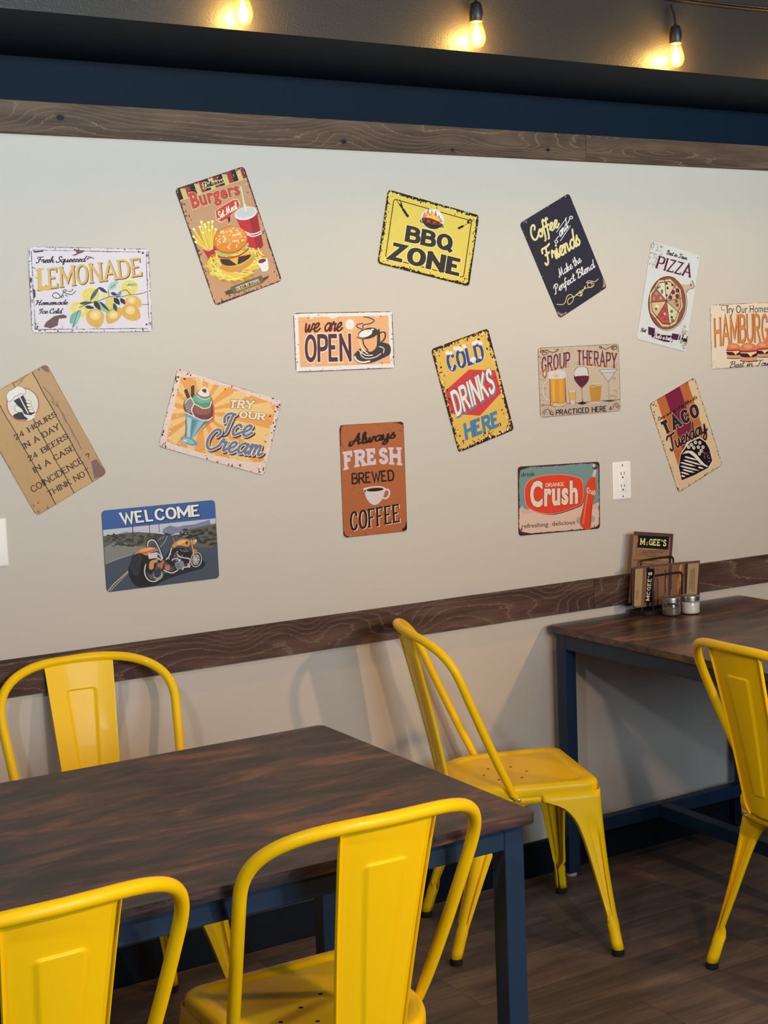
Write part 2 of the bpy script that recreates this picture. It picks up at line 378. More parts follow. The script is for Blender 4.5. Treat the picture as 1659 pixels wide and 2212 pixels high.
def build_chair():
    root = empty('metal_chair')
    # seat pan
    m = MB()
    lv = [(0.0005, 0.4175), (0.0, 0.4185), (0.0, 0.434), (0.0015, 0.4395), (0.005, 0.4435), (0.010, 0.4452), (0.024, 0.4452), (0.029, 0.4440), (0.034, 0.4415), (0.040, 0.4408)]
    rings = []
    for ins, z in lv: rings.append([(x, y, z) for x, y in seat_outline(ins)])
    n = len(rings[0])
    m.rings(rings); last = rings[-1]
    for sc in (0.6, 0.2):
        pr = [(x*sc, -0.03+(y+0.03)*sc, 0.4407) for x, y, z in last]; rings.append(pr)
    m.rings(rings[-3:], True, False, True)
    m.mi = 1
    for hx, hy in ((-.077, -.066), (-.025, -.036), (-.025, -.098), (.027, -.066), (.027, -.124), (.027, -.008), (.079, -.036), (.079, -.098)):
        m.add([(hx+0.0042*math.cos(a*PI/4), hy+0.0042*math.sin(a*PI/4), 0.4409) for a in range(8)], [tuple(range(8))])
    seat = m.build('seat', [M_YEL, M_HOLE], root, smooth=50)
    # apron band under the seat
    a = MB(); o1 = seat_outline(0.003)
    a.rings([[(x, y, z) for x, y in o1] for z in (0.398, 0.4165)])
    a.build('apron', M_YEL, root, smooth=50, solid=0.002)
    # back frame tube
    t = MB(); hp = hoop_path(); t.tube(hp, [0.0085, 0.0105]+[0.011]*(len(hp)-4)+[0.0105, 0.0085], 14)
    for sx in (-1, 1):   # flattened ends that hug the seat side
        e = hp[0].copy(); e.x *= sx
        t.tube([(e.x+0.0006*sx, e.y-0.002, e.z+0.005), (e.x+0.0008*sx, e.y+0.006, e.z-0.006), (e.x+0.0008*sx, e.y+0.011, e.z-0.014)], [0.0085, 0.0075, 0.004], 10)
    t.build('back_frame', M_YEL, root, smooth=60)
    # back panel with a pressed tapered field and folded edges
    p = MB(); NU, NV = 48, 96; zb, zt = 0.419, 0.8345; yb, yt = -0.2300, -0.3235
    VS = sorted({i/70 for i in range(71)}|{c+d*0.0022 for c in (0.14, 0.845) for d in range(-9, 10)})
    NV = len(VS)-1; grid = []
    for j in range(NV+1):
        v = VS[j]; hw = 0.060+0.0225*v
        if v < 0.08: hw -= 0.012*((0.08-v)/0.08)**2
        row = []
        us = [-1.0, -1.0, -0.985]+[-0.96+1.92*i/NU for i in range(NU+1)]+[0.985, 1.0, 1.0]
        for k, u in enumerate(us):
            x = u*hw; y = yb+(yt-yb)*v+0.004*math.sin(PI*v)
            y += 0.0095*u*u                                  # follows the curved top rail
            if k in (0, len(us)-1): y -= 0.008
            # pressed field
            fv0, fv1 = 0.14, 0.845
            cx, cz = abs(x), (v-(fv0+fv1)/2)*(zt-zb)
            hwf = 0.0165+0.0180*(v-fv0)/(fv1-fv0); hh = (fv1-fv0)/2*(zt-zb); r = 0.008
            qx, qz = max(cx-(hwf-r), 0), max(abs(cz)-(hh-r), 0)
            d = math.hypot(qx, qz)+min(max(cx-(hwf-r), abs(cz)-(hh-r)), 0)-r
            s_ = max(0, min(1, (0.002-d)/0.004)); s_ = s_*s_*(3-2*s_)
            y -= 0.0036*s_
            z = zb+(zt-zb)*v+(0.002-0.0075*u*u*0.5 if v > 0.97 else 0)
            row.append((x, y, z))
        grid.append(row)
    p.rings(grid, close=False)
    p.build('back_panel', M_YEL, root, smooth=70, solid=0.0016)
    for front in (True, False):
        for sx in (1, -1):
            l, f = leg_mb(sx, front)
            lo = l.build('leg', M_YEL, root, smooth=45, solid=0.0016)
            tag(f.build('rubber_foot', M_RUB, lo, smooth=40), 'black rubber foot')
    def bolt(p, d):
        d = Vector(d).normalized(); n = d.orthogonal().normalized(); k_ = d.cross(n); b = MB()
        b.rings([[Vector(p)+d*h+(n*math.cos(k*PI/5)+k_*math.sin(k*PI/5))*r for k in range(10)] for r, h in ((0.0058, -0.008), (0.0058, 0), (0.0045, 0.0035), (0.001, 0.0045))], True, False, True)
        tag(b.build('bolt', M_CHR, root, smooth=50), 'shiny chrome bolt')
    for sx in (-1, 1):
        bolt((sx*0.186, YB+0.010, ZB-0.011), (sx, 0, 0))
        bolt((sx*0.080, -0.2120, 0.4060), (sx*0.3, -1, 0))
    return root

def kids(o): return [c for c in bpy.data.objects if c.parent == o]
def copy_tree(o, parent=None):
    c = o.copy(); COL.objects.link(c)
    if parent: c.parent = parent
    for k in kids(o): copy_tree(k, c)
    return c

CH0 = build_chair()
CHAIRS = [
 ((1.079, -0.3415, 3.056), 'yellow metal chair facing the camera behind the left table against the wall'),
 ((0.5376, -1.2448, 0.0376), 'bright yellow metal chair seen from behind, cut by the bottom left corner of the photo'),
 ((1.0794, -1.1978, -0.0219), 'bright yellow metal chair seen from behind, whole backrest before the left table'),
 ((2.2095, -0.3165, -1.912), 'yellow metal chair seen from its side, whole seat in view between the two tables'),
 ((2.6628, -0.9540, -1.6054), 'yellow metal chair at the right edge, back to the camera beside the right table'),
]
protos = [CH0]+[copy_tree(CH0) for _ in CHAIRS[1:]]
for o, ((x, y, a), lab) in zip(protos, CHAIRS):
    o.location = (x, y, 0); o.rotation_euler = (0, 0, a)
    tag(o, lab, 'chair', 'yellow metal cafe chairs')

# ------------------------------------------------------------------ tables
def rrect(x0, x1, y0, y1, r, n=6):
    P = []
    for cx, cy, a0 in ((x1-r, y1-r, 0), (x0+r, y1-r, PI/2), (x0+r, y0+r, PI), (x1-r, y0+r, 1.5*PI)):
        for i in range(n+1):
            a = a0+PI/2*i/n; P.append((cx+r*math.cos(a), cy+r*math.sin(a)))
    return P
def make_table(cx, cy, LX, LY, label, mat, stretch, rot=0.0):
    r = empty('dining_table', (cx, cy, 0), rot, label, 'table', 'rustic wood topped dining tables')
    m = MB(); H = 0.745; hx, hy = LX/2, LY/2
    lv = [(0.0012, H-0.0195), (0, H-0.0183), (0, H-0.0010), (0.0010, H)]
    m.rings([[(x, y, z) for x, y in rrect(-hx+i, hx-i, -hy+i, hy-i, 0.014)] for i, z in lv], True, True, True)
    m.build('tabletop', mat, r, smooth=30)
    lx, ly, q = hx-0.012, hy-0.024, 0.040
    if LY > LX: lx, ly = hx-0.012, hy-0.02
    for sx in (-1, 1):
        for sy in (-1, 1):
            x0, x1 = sorted((sx*lx, sx*(lx-q))); y0, y1 = sorted((sy*ly, sy*(ly-q)))
            l = MB().box(x0, x1, y0, y1, 0.012, H-0.0195).build('leg', M_BLKM, r, bevel=0.0022)
            g = MB(); g.lathe([(0.0, 0.0), (0.015, 0.0), (0.017, 0.003), (0.017, 0.0125), (0, 0.0125)], 16, (x0+x1)/2, (y0+y1)/2)
            tag(g.build('glide', M_GLIDE, l, smooth=40), 'white plastic foot glide')
    za, zb = H-0.0645, H-0.020
    for sy in (-1, 1):
        y0, y1 = sorted((sy*(ly-0.0008), sy*(ly-q+0.003))); MB().box(-lx+q, lx-q, y0, y1, za, zb).build('apron_rail', M_BLKM, r, bevel=0.002)
    for sx in (-1, 1):
        x0, x1 = sorted((sx*(lx-0.0008), sx*(lx-q+0.003))); MB().box(x0, x1, -ly+q, ly-q, za, zb).build('apron_rail', M_BLKM, r, bevel=0.002)
    if stretch:
        for sy in (-1, 1):
            y0, y1 = sorted((sy*(ly-0.004), sy*(ly-q+0.004))); MB().box(-lx+q, lx-q, y0, y1, 0.113, 0.153).build('stretcher', M_BLKM, r, bevel=0.002)
        MB().box(-0.02, 0.02, -ly+q, ly-q, 0.113, 0.153).build('stretcher', M_BLKM, r, bevel=0.002)
    return r
make_table(1.443-0.61, -1.0055, 1.22, 0.770, 'rustic brown table in front on the left, a chair on each long side', M_TOP, False)
make_table(2.517+0.38, -0.022-0.61, 0.76, 1.22, 'rustic brown table on the right with menus and jars, its end against the wall', M_TOP2, True)
# ------------------------------------------------------------------ printed tin signs: drawing tools
def print_mat(name, rough, spec=0.22, dirt=0.05):
    t = NT(name); a = t.n('ShaderNodeAttribute', attribute_name='ink')
    o = t.obj(); nz = t.noise(o, 46, 5, 0.65); n2 = t.noise(o, 420, 2)
    f = t.math('MULTIPLY', t.ramp(nz, [(0.35, '#000000'), (0.75, '#ffffff')]), dirt)
    c = t.mix(f, a.outputs['Color'], '#5a4a42')
    t.bump(n2, 0.04, 0.0005)
    return t.out(c, rough, 0, spec)
M_PRINT = print_mat('printed_tin', 0.42)
M_PAPER = print_mat('printed_menu_card', 0.28, 0.35, 0.03)

_fc = {}
def font_mesh(s, bold, sp=0.0):
    """the built-in typeface as flat triangles, cap height 1, plus its natural extents"""
    k = (s, bold, sp)
    if k in _fc: return _fc[k]
    cu = bpy.data.curves.new('t', 'FONT'); cu.body = s; cu.size = 1.0; cu.resolution_u = 3; cu.offset = bold; cu.space_character = 1+2.6*sp
    ob = bpy.data.objects.new('t', cu); COL.objects.link(ob)
    bpy.context.view_layer.update()
    me = bpy.data.meshes.new_from_object(ob.evaluated_get(bpy.context.evaluated_depsgraph_get()))
    vs = [(v.co.x, v.co.y) for v in me.vertices]; fs = [tuple(p.vertices) for p in me.polygons]
    bpy.data.objects.remove(ob); bpy.data.curves.remove(cu); bpy.data.meshes.remove(me)
    _fc[k] = (vs, fs); return _fc[k]
_capv = font_mesh('H', 0.0)[0]; CAPH = max(y for x, y in _capv)

def G(s):
    """glyph text -> list of (points, smooth, serif, closed)"""
    out = []
    for part in s.split('|'):
        fl, _, nums = part.rpartition(':'); n = [float(q) for q in nums.split()]
        pts = [Vector((n[i], n[i+1])) for i in range(0, len(n), 2)]
        cl = 'c' in fl
        if 's' in fl or cl: pts = catmull(pts, 6, cl)
        if cl: pts.append(pts[0].copy())
        out.append((pts, 'n' not in fl and not cl))
    return out
CAPS = {k: (w, G(g)) for k, w, g in [
 ('A', .8, '0 0 .4 1 .8 0|n:.16 .33 .64 .33'), ('B', .64, '0 0 0 1|sn:0 1 .36 1 .56 .9 .56 .66 .36 .54 0 .54|sn:0 .54 .4 .54 .63 .42 .63 .12 .4 0 0 0'),
 ('C', .68, 'sn:.66 .74 .56 .93 .36 1 .13 .86 .03 .5 .13 .14 .36 0 .56 .07 .67 .26'), ('D', .7, '0 0 0 1|sn:0 1 .34 1 .58 .86 .68 .5 .58 .14 .34 0 0 0'),
 ('E', .6, '0 0 0 1|0 1 .56 1|n:0 .52 .42 .52|0 0 .6 0'), ('F', .58, '0 0 0 1|0 1 .58 1|n:0 .52 .42 .52'),
 ('G', .72, 'sn:.66 .74 .56 .93 .36 1 .13 .86 .03 .5 .13 .14 .36 0 .58 .06 .69 .2|n:.69 .0 .69 .44|n:.44 .44 .72 .44'),
 ('H', .72, '0 0 0 1|.7 0 .7 1|n:0 .52 .7 .52'), ('I', .14, '.07 0 .07 1'), ('K', .66, '0 0 0 1|.6 1 0 .4|.2 .56 .64 0'),
 ('L', .52, '0 1 0 0|0 0 .52 0'), ('M', .9, '0 0 0 1|n:0 1 .45 .22 .9 1|.9 1 .9 0'), ('N', .72, '0 0 0 1|n:0 1 .7 0|.7 0 .7 1'),
 ('O', .74, 'c:.37 1 .11 .86 .02 .5 .11 .14 .37 0 .63 .14 .72 .5 .63 .86'), ('Q', .74, 'c:.37 1 .11 .86 .02 .5 .11 .14 .37 0 .63 .14 .72 .5 .63 .86|n:.44 .26 .74 -.06'), ('P', .6, '0 0 0 1|sn:0 1 .36 1 .58 .9 .58 .58 .36 .46 0 .46'),
 ('R', .66, '0 0 0 1|sn:0 1 .36 1 .58 .9 .58 .6 .36 .5 0 .5|.3 .5 .64 0'), ('S', .58, 'sn:.54 .76 .46 .95 .28 1 .08 .88 .08 .66 .3 .52 .52 .38 .55 .14 .32 0 .1 .05 .02 .26'),
 ('T', .7, '0 1 .7 1|.35 1 .35 0'), ('U', .7, 's:0 1 0 .32 .12 .05 .35 0 .58 .05 .7 .32 .7 1'), ('W', .98, '0 1 .25 0 .49 .85 .73 0 .98 1'),
 ('Y', .74, '0 1 .37 .46 .37 0|.74 1 .37 .46'), ('Z', .62, '0 1 .6 1 0 0 .62 0'), ('2', .56, 'sn:.04 .72 .14 .95 .3 1 .5 .88 .5 .66 .3 .38 .02 0|0 0 .56 0'),
 ('4', .56, 'n:.4 0 .4 1 0 .28 .56 .28'), ('?', .5, 'sn:.02 .78 .14 .97 .3 1 .46 .86 .44 .66 .26 .48 .24 .26|n:.24 .05 .24 0'), ("'", .12, 'n:.06 1 .04 .74'), (' ', .32, 'n:0 0 0 0')]}
SCR = {k: (w, G(g)) for k, w, g in [
 ('a', .5, 's:.42 .42 .26 .5 .07 .3 .12 .04 .26 .03 .4 .28 .44 .48|s:.44 .48 .41 .14 .46 .0 .56 .12'), ('b', .44, 's:.0 .1 .18 .6 .24 .96 .14 .9 .09 .4 .1 .06 .26 .0 .4 .22 .3 .44 .14 .34'),
 ('c', .4, 's:.38 .4 .25 .5 .07 .28 .16 .0 .44 .14'), ('d', .5, 's:.42 .42 .26 .5 .07 .3 .12 .04 .26 .03 .42 .3|s:.54 1 .44 .5 .42 .1 .47 .0 .57 .12'),
 ('e', .4, 's:.0 .14 .24 .24 .36 .42 .24 .5 .09 .3 .13 .04 .28 .0 .46 .16'), ('f', .3, 's:.36 .88 .28 1 .19 .84 .13 .2 .06 -.3 -.02 -.4|n:.02 .46 .32 .5'),
 ('g', .5, 's:.42 .42 .26 .5 .07 .3 .12 .04 .26 .03 .42 .3|s:.44 .48 .4 -.2 .22 -.45 .08 -.3 .3 -.04 .54 .12'), ('h', .48, 's:.0 .1 .16 .6 .22 .98 .14 .9 .07 0|s:.08 .12 .2 .42 .33 .44 .33 .12 .38 0 .5 .12'),
 ('i', .22, 's:.0 .14 .12 .5 .09 .12 .14 .0 .26 .12|n:.15 .68 .16 .72'), ('k', .42, 's:.06 0 .15 .6 .2 .98 .1 .8 .07 0|s:.08 .2 .28 .48 .3 .34 .14 .26 .3 .02 .44 .12'),
 ('l', .22, 's:.0 .12 .18 .6 .2 .97 .1 .85 .08 .15 .13 0 .26 .12'), ('m', .66, 's:.0 .36 .08 .48 .07 0|s:.07 .16 .18 .46 .28 .42 .26 0|s:.26 .16 .38 .47 .48 .42 .47 .1 .53 0 .66 .12'),
 ('n', .48, 's:.0 .36 .09 .48 .07 0|s:.07 .16 .2 .46 .32 .42 .31 .1 .37 0 .5 .12'), ('o', .44, 's:.26 .5 .07 .3 .14 .02 .32 .04 .4 .3 .26 .5 .2 .4 .34 .34 .5 .42'),
 ('p', .46, 's:.0 .36 .1 .48 .06 -.4|s:.08 .2 .2 .48 .37 .4 .36 .12 .2 0 .08 .12'), ('r', .36, 's:.0 .2 .1 .52 .14 .54 .18 .42 .3 .44|s:.3 .44 .25 .12 .3 0 .4 .12'),
 ('q', .5, 's:.42 .42 .26 .5 .07 .3 .12 .04 .26 .03 .42 .3|s:.44 .48 .4 -.4 .54 -.2'), ('s', .32, 's:.0 .12 .2 .54 .2 .4 .3 .16 .18 .0 .04 .06'),
 ('t', .28, 's:.16 .9 .1 .14 .15 0 .3 .12|n:.0 .6 .28 .64'), ('u', .48, 's:.04 .5 .06 .12 .15 0 .28 .14 .36 .5|s:.36 .5 .35 .12 .4 0 .52 .12'), ('v', .36, 's:.02 .5 .1 .04 .16 .04 .34 .5'),
 ('w', .56, 's:.03 .5 .06 .1 .15 .02 .27 .42|s:.27 .42 .29 .06 .4 .03 .5 .46 .6 .44'), ('y', .48, 's:.04 .5 .06 .12 .15 .02 .28 .14 .36 .5|s:.37 .5 .34 -.2 .18 -.45 .06 -.3 .28 -.04 .5 .12'),
 ('z', .38, 's:.04 .44 .18 .48 .34 .46|s:.34 .46 .16 .2 .05 .04|s:.05 .04 .2 .06 .42 .08'), ("'", .12, 'n:.06 1 .03 .82'), (' ', .3, 'n:0 0 0 0'), ('&', .5, 's:.46 .1 .1 .72 .24 .9 .3 .7 .04 .2 .16 0 .46 .4'),
 ('A', .72, 's:.02 .34 -.04 .08 .1 .0 .3 .4 .52 1|s:.52 1 .52 .4 .56 .04 .7 .12|s:.18 .36 .4 .38 .6 .42'), ('B', .6, 's:.2 .92 .16 .4 .06 0|s:.0 .74 .1 .97 .38 1 .5 .82 .36 .58 .22 .54|s:.22 .54 .5 .5 .54 .2 .34 0 .06 .04'),
 ('C', .56, 's:.4 .66 .5 .84 .4 1 .2 .9 .04 .5 .1 .12 .28 0 .48 .1 .6 .24'), ('D', .7, 's:.25 .95 .2 .4 .1 .04 .3 0 .6 .2 .66 .62 .48 .96 .18 1 .0 .8'),
 ('F', .6, 's:.02 .72 .06 .92 .3 .93 .5 .94 .68 1|s:.36 .95 .3 .5 .22 .08 .06 -.04 -.02 .1|s:.16 .52 .34 .52 .5 .56'), ('H', .72, 's:.0 .8 .1 .98 .2 .9 .16 .3 .06 0|s:.62 1 .53 .5 .48 .08 .54 .0 .7 .12|s:.1 .46 .3 .54 .54 .52'),
 ('I', .4, 's:.06 .56 .02 .84 .2 1 .42 .96|s:.34 .97 .28 .5 .22 .1 .1 0'), ('L', .5, 's:.4 .78 .36 1 .24 .9 .2 .4 .1 .04 .02 .1 .14 .12 .34 .0 .5 .12'),
 ('M', .86, 's:-.04 .1 .04 .0 .14 .3 .26 .96|s:.26 .96 .28 .4 .32 .06|s:.32 .06 .48 .5 .64 .96|s:.64 .96 .62 .3 .68 .02 .84 .12'), ('P', .52, 's:.22 .9 .18 .4 .1 -.04 -.04 .0|s:.0 .7 .1 .95 .34 1 .52 .8 .4 .54 .2 .5'),
 ('S', .54, 's:.56 .8 .5 1 .3 .92 .26 .68 .44 .42 .4 .08 .15 -.02 .0 .18'), ('T', .56, 's:.0 .8 .12 .97 .38 .94 .68 1|s:.4 .96 .34 .4 .28 .04 .14 .0 .08 .12')]}
def layout(s, table, gap):
    x = 0; out = []
    for ch in s:
        w, st = table.get(ch, table[' ']); out.append((x, st)); x += w+gap
    return out, x-gap

def tri2d(pts):
    """concave outline -> faces"""
    if len(pts) <= 3: return [tuple(range(len(pts)))]
    return [tuple(t) for t in geometry.tessellate_polygon([[Vector((p[0], p[1], 0)) for p in pts]])]

INK = 0.86
class Sign:
    LIFT = 0.000005
    def __init__(s, name, label, cat, corners, w, h, cx, cz, ang, base, group='tin signs on the wall', y=-0.0016, tilt=0.0, mat=None, r=0.010, thick=0.0009, rim=None, part='plate'):
        s.w, s.h = w, h
        s.root = empty(name, (cx, y, cz), 0, label, cat, group); s.root.rotation_euler = (tilt, -ang, 0)
        s.mat = mat or M_PRINT; s.k = 0
        s.H = s.homog(corners, [(-w/2, h/2), (w/2, h/2), (w/2, -h/2), (-w/2, -h/2)])
        s.Hi = s.homog([(0, 0), (1, 0), (1, 1), (0, 1)], corners)
        s.use(0, 0, 1); s.parts = []; s.r = r
        s.part(part); m = s.mb; m.col = srgb(base)
        o = rrect(-w/2, w/2, -h/2, h/2, r, 6); oi = rrect(-w/2+.0007, w/2-.0007, -h/2+.0007, h/2-.0007, r, 6)
        m.rings([[(x, thick, z) for x, z in o], [(x, 0.0002, z) for x, z in o], [(x, 0, z) for x, z in oi]][::1], True, True, True)
    @staticmethod
    def homog(a, b):
        import numpy as np
        A = []; B = []
        for (x, y), (u, v) in zip(a, b):
            A += [[x, y, 1, 0, 0, 0, -u*x, -u*y], [0, 0, 0, x, y, 1, -v*x, -v*y]]; B += [u, v]
        q = np.linalg.solve(np.array(A, float), np.array(B, float)); return [float(t) for t in q]+[1.0]
    @staticmethod
    def hmap(H, p):
        x, y = p[0], p[1]; d = H[6]*x+H[7]*y+H[8]
        return ((H[0]*x+H[1]*y+H[2])/d, (H[3]*x+H[4]*y+H[5])/d)
    def use(s, x0, y0, sc): s.ox, s.oy, s.sc = x0, y0, sc
    def L(s, p): return s.hmap(s.H, (s.ox+p[0]*s.sc, s.oy+p[1]*s.sc))
    def uv(s, u, v):
        q = s.hmap(s.Hi, (u, v)); return ((q[0]-s.ox)/s.sc, (q[1]-s.oy)/s.sc)
    def part(s, name, label=None):
        s.mb = MB(); s.parts.append((name, label, s.mb))
    def up(s): s.k += 1; return -s.k*s.LIFT
    def loc_faces(s, pts2, faces, col, y=None):
        """pts already in sign metres"""
        y = s.up() if y is None else y
        s.mb.col = srgb(col); fx = []
        for f in faces:
            a = 0
            for i in range(len(f)):
                p, q = pts2[f[i]], pts2[f[(i+1) % len(f)]]; a += p[0]*q[1]-q[0]*p[1]
            if abs(a) > 1e-11: fx.append(tuple(f) if a > 0 else tuple(reversed(f)))
        pts2, fx = s.clip(pts2, fx)
        # overlapping strokes of one ink are stacked a few microns apart so that no two lie in the same plane
        lev = s.levels(pts2, fx) if len(fx) > 1 else [0]
        for L_ in range(max(lev, default=0)+1):
            sub = [f for f, l in zip(fx, lev) if l == L_]
            used = sorted({i for f in sub for i in f}); re_ = {i: j for j, i in enumerate(used)}
            s.mb.add([(pts2[i][0], y-L_*s.LIFT, pts2[i][1]) for i in used], [tuple(re_[i] for i in f) for f in sub])
        s.k += max(lev, default=0)
    def clip(s, P, F):
        """keep the ink on the plate"""
        W_, H_, r = s.w/2-.0003, s.h/2-.0003, s.r
        def inside(p):
            x, z = abs(p[0]), abs(p[1])
            if x > W_ or z > H_: return False
            return x < W_-r or z < H_-r or math.hypot(x-W_+r, z-H_+r) <= r
        if all(inside(p) for p in P): return P, F
        C = rrect(-W_, W_, -H_, H_, r, 6); P = list(P); out = []
        for f in F:
            if all(inside(P[i]) for i in f): out.append(f); continue
            poly = [P[i] for i in f]
            for k in range(len(C)):
                a, b = C[k], C[(k+1) % len(C)]; ex, ez = b[0]-a[0], b[1]-a[1]
                if abs(ex)+abs(ez) < 1e-9: continue
                d = [ex*(p[1]-a[1])-ez*(p[0]-a[0]) for p in poly]; q = []
                for i in range(len(poly)):
                    j = (i+1) % len(poly)
                    if d[i] >= 0: q.append(poly[i])
                    if d[i]*d[j] < 0:
                        t = d[i]/(d[i]-d[j]); q.append((poly[i][0]+(poly[j][0]-poly[i][0])*t, poly[i][1]+(poly[j][1]-poly[i][1])*t))
                poly = q
                if len(poly) < 3: break
            if len(poly) >= 3:
                b = len(P); P += poly; out.append(tuple(range(b, b+len(poly))))
        return P, out
    @staticmethod
    def levels(P, F):
        cell = {}; out = []; G_ = 0.004
        polys = []
        for f in F:
            c = [P[i] for i in f]; cx = sum(p[0] for p in c)/len(c); cz = sum(p[1] for p in c)/len(c)
            polys.append([(cx+(p[0]-cx)*.995, cz+(p[1]-cz)*.995) for p in c])
        def sep(A, B):
            for Q in (A, B):
                n = len(Q)
                for i in range(n):
                    nx, nz = Q[i][1]-Q[(i+1) % n][1], Q[(i+1) % n][0]-Q[i][0]
                    if abs(nx)+abs(nz) < 1e-9: continue
                    a = [p[0]*nx+p[1]*nz for p in A]; b = [p[0]*nx+p[1]*nz for p in B]
                    if max(a) <= min(b) or max(b) <= min(a): return True
            return False
        for k, c in enumerate(polys):
            x0, x1 = min(p[0] for p in c), max(p[0] for p in c); z0, z1 = min(p[1] for p in c), max(p[1] for p in c)
            keys = [(i, j) for i in range(int(x0//G_), int(x1//G_)+1) for j in range(int(z0//G_), int(z1//G_)+1)]
            near = set()
            for q in keys: near.update(cell.get(q, ()))
            bad = {out[j] for j in near if not sep(c, polys[j])}
            l = 0
            while l in bad: l += 1
            out.append(l)
            for q in keys: cell.setdefault(q, []).append(k)
        return out
    def poly(s, pts, col, smooth=0):
        if smooth: pts = [(p.x, p.y) for p in catmull([Vector((p[0], p[1])) for p in pts], smooth, True)]
        P = [s.L(p) for p in pts]; s.loc_faces(P, tri2d(P), col)
    def ell(s, cx, cy, rx, ry, col, rot=0, n=36, a0=0, a1=360):
        c, q = math.cos(math.radians(rot)), math.sin(math.radians(rot)); P = []
        m = n if a1-a0 >= 360 else n+1
        for i in range(m):
            a = math.radians(a0+(a1-a0)*i/n); x, y = rx*math.cos(a), ry*math.sin(a); P.append((cx+x*c-y*q, cy+x*q+y*c))
        s.poly(P, col)
    def ring(s, cx, cy, rx, ry, w, col, rot=0, n=40, a0=0, a1=360):
        c, q = math.cos(math.radians(rot)), math.sin(math.radians(rot)); P = []
        for i in range(n+1):
            a = math.radians(a0+(a1-a0)*i/n); x, y = rx*math.cos(a), ry*math.sin(a); P.append((cx+x*c-y*q, cy+x*q+y*c))
        s.line(P, w, col, 0)
    def ribbon(s, pts, wf, col, y, disc=True):
        """stroke with width function, in whatever frame 'fn' maps from"""
        vs, fs = [], []
        for i in range(len(pts)-1):
            a, b = pts[i], pts[i+1]; d = b-a
            if d.length < 1e-9: continue
            n = Vector((-d.y, d.x))/d.length*wf(d)/2; k = len(vs)
            vs += [a+n, a-n, b-n, b+n]; fs.append((k, k+1, k+2, k+3))
        if disc:
            for i, p in enumerate(pts):
                d = pts[min(i+1, len(pts)-1)]-pts[max(i-1, 0)]
                r = (wf(d) if d.length > 0 else wf(Vector((0, 1))))/2; k = len(vs)
                vs += [p+Vector((r*math.cos(j*PI/4), r*math.sin(j*PI/4))) for j in range(8)]; fs.append(tuple(range(k, k+8)))
        return vs, fs
    def miter(s, pts, wf, ext0, ext1):
        P = [p.copy() for p in pts]; closed = (P[0]-P[-1]).length < 1e-6
        if not closed:
            P[0] += (P[0]-P[1]).normalized()*ext0; P[-1] += (P[-1]-P[-2]).normalized()*ext1
        vs, fs = [], []; n = len(P)
        for i, p in enumerate(P):
            a = P[i-1] if i > 0 else (P[-2] if closed else None); b = P[i+1] if i < n-1 else (P[1] if closed else None)
            ds = [((p-a).normalized() if a else None), ((b-p).normalized() if b else None)]; ds = [d for d in ds if d]
            ns = [Vector((-d.y, d.x)) for d in ds]; m = ns[0]+ns[-1]
            if m.length < .05: m = ns[0]
            m.normalize(); k = 1/max(.42, m.dot(ns[0])); w = max(wf(d) for d in ds)/2 if len(ds) > 1 and ds[0].dot(ds[-1]) > .9 else sum(wf(d) for d in ds)/len(ds)/2
            vs += [p+m*w*k, p-m*w*k]
            if i: fs.append((2*i-2, 2*i-1, 2*i+1, 2*i))
        return vs, fs
    def sans(s, txt, q, col, w=.24, **kw):
        kw.setdefault('contrast', .86); kw.setdefault('gap', .05+w*.92); s.stroke(txt, q, col, w, **kw)
    def line(s, pts, w, col, smooth=6, disc=True):
        P = [Vector((p[0], p[1])) for p in pts]
        if smooth and len(P) > 2: P = catmull(P, smooth)
        vs, fs = s.ribbon(P, lambda d: w, col, 0, disc); s.loc_faces([s.L(v) for v in vs], fs, col)
    def lines(s, many, w, col, smooth=5):
        V, F = [], []
        for pts in many:
            P = [Vector((p[0], p[1])) for p in pts]
            if smooth and len(P) > 2: P = catmull(P, smooth)
            vs, fs = s.ribbon(P, lambda d: w, col, 0); b = len(V); V += vs; F += [tuple(b+i for i in f) for f in fs]
        s.loc_faces([s.L(v) for v in V], F, col)
    def quad(s, q, arc=0.0, top_arc=None):
        """warp unit text box into a four-cornered area BL BR TR TL, optionally arched"""
        BL, BR, TR, TL = [Vector(p) for p in q]; ta = arc if top_arc is None else top_arc
        def fn(u, v):
            b = BL.lerp(BR, u); t = TL.lerp(TR, u); e = 4*u*(1-u)
            d = (TL-BL).normalized(); b = b+d*arc*e; t = t+d*ta*e
            return b+(t-b)*v
        return fn
    def text(s, txt, q, col, bold=0.0, outl=None, shadow=None, arc=0.0, top_arc=None, shear=0.0):
        """sans lettering; outl = [(extra width, colour), ...] outermost first; shadow = (dx, dy, colour)"""
        fn = s.quad(q, arc, top_arc); ref = font_mesh(txt, bold, bold)[0]
        x0 = min(v[0] for v in ref); x1 = max(v[0] for v in ref)
        def put(b, c, dx=0, dy=0):
            vs, fs = font_mesh(txt, b, bold); P = []
            for x, y in vs:
                u = (x-x0)/(x1-x0); v = y/CAPH; p = fn(u, v); p = p+(Vector(q[1])-Vector(q[0]))*(shear*v/10)
                P.append(s.L((p.x+dx, p.y+dy)))
            s.loc_faces(P, fs, c)
        if shadow: put(bold+(outl[0][0] if outl else 0), shadow[2], shadow[0], shadow[1])
        for e, c in (outl or []): put(bold+e, c)
        put(bold, col)
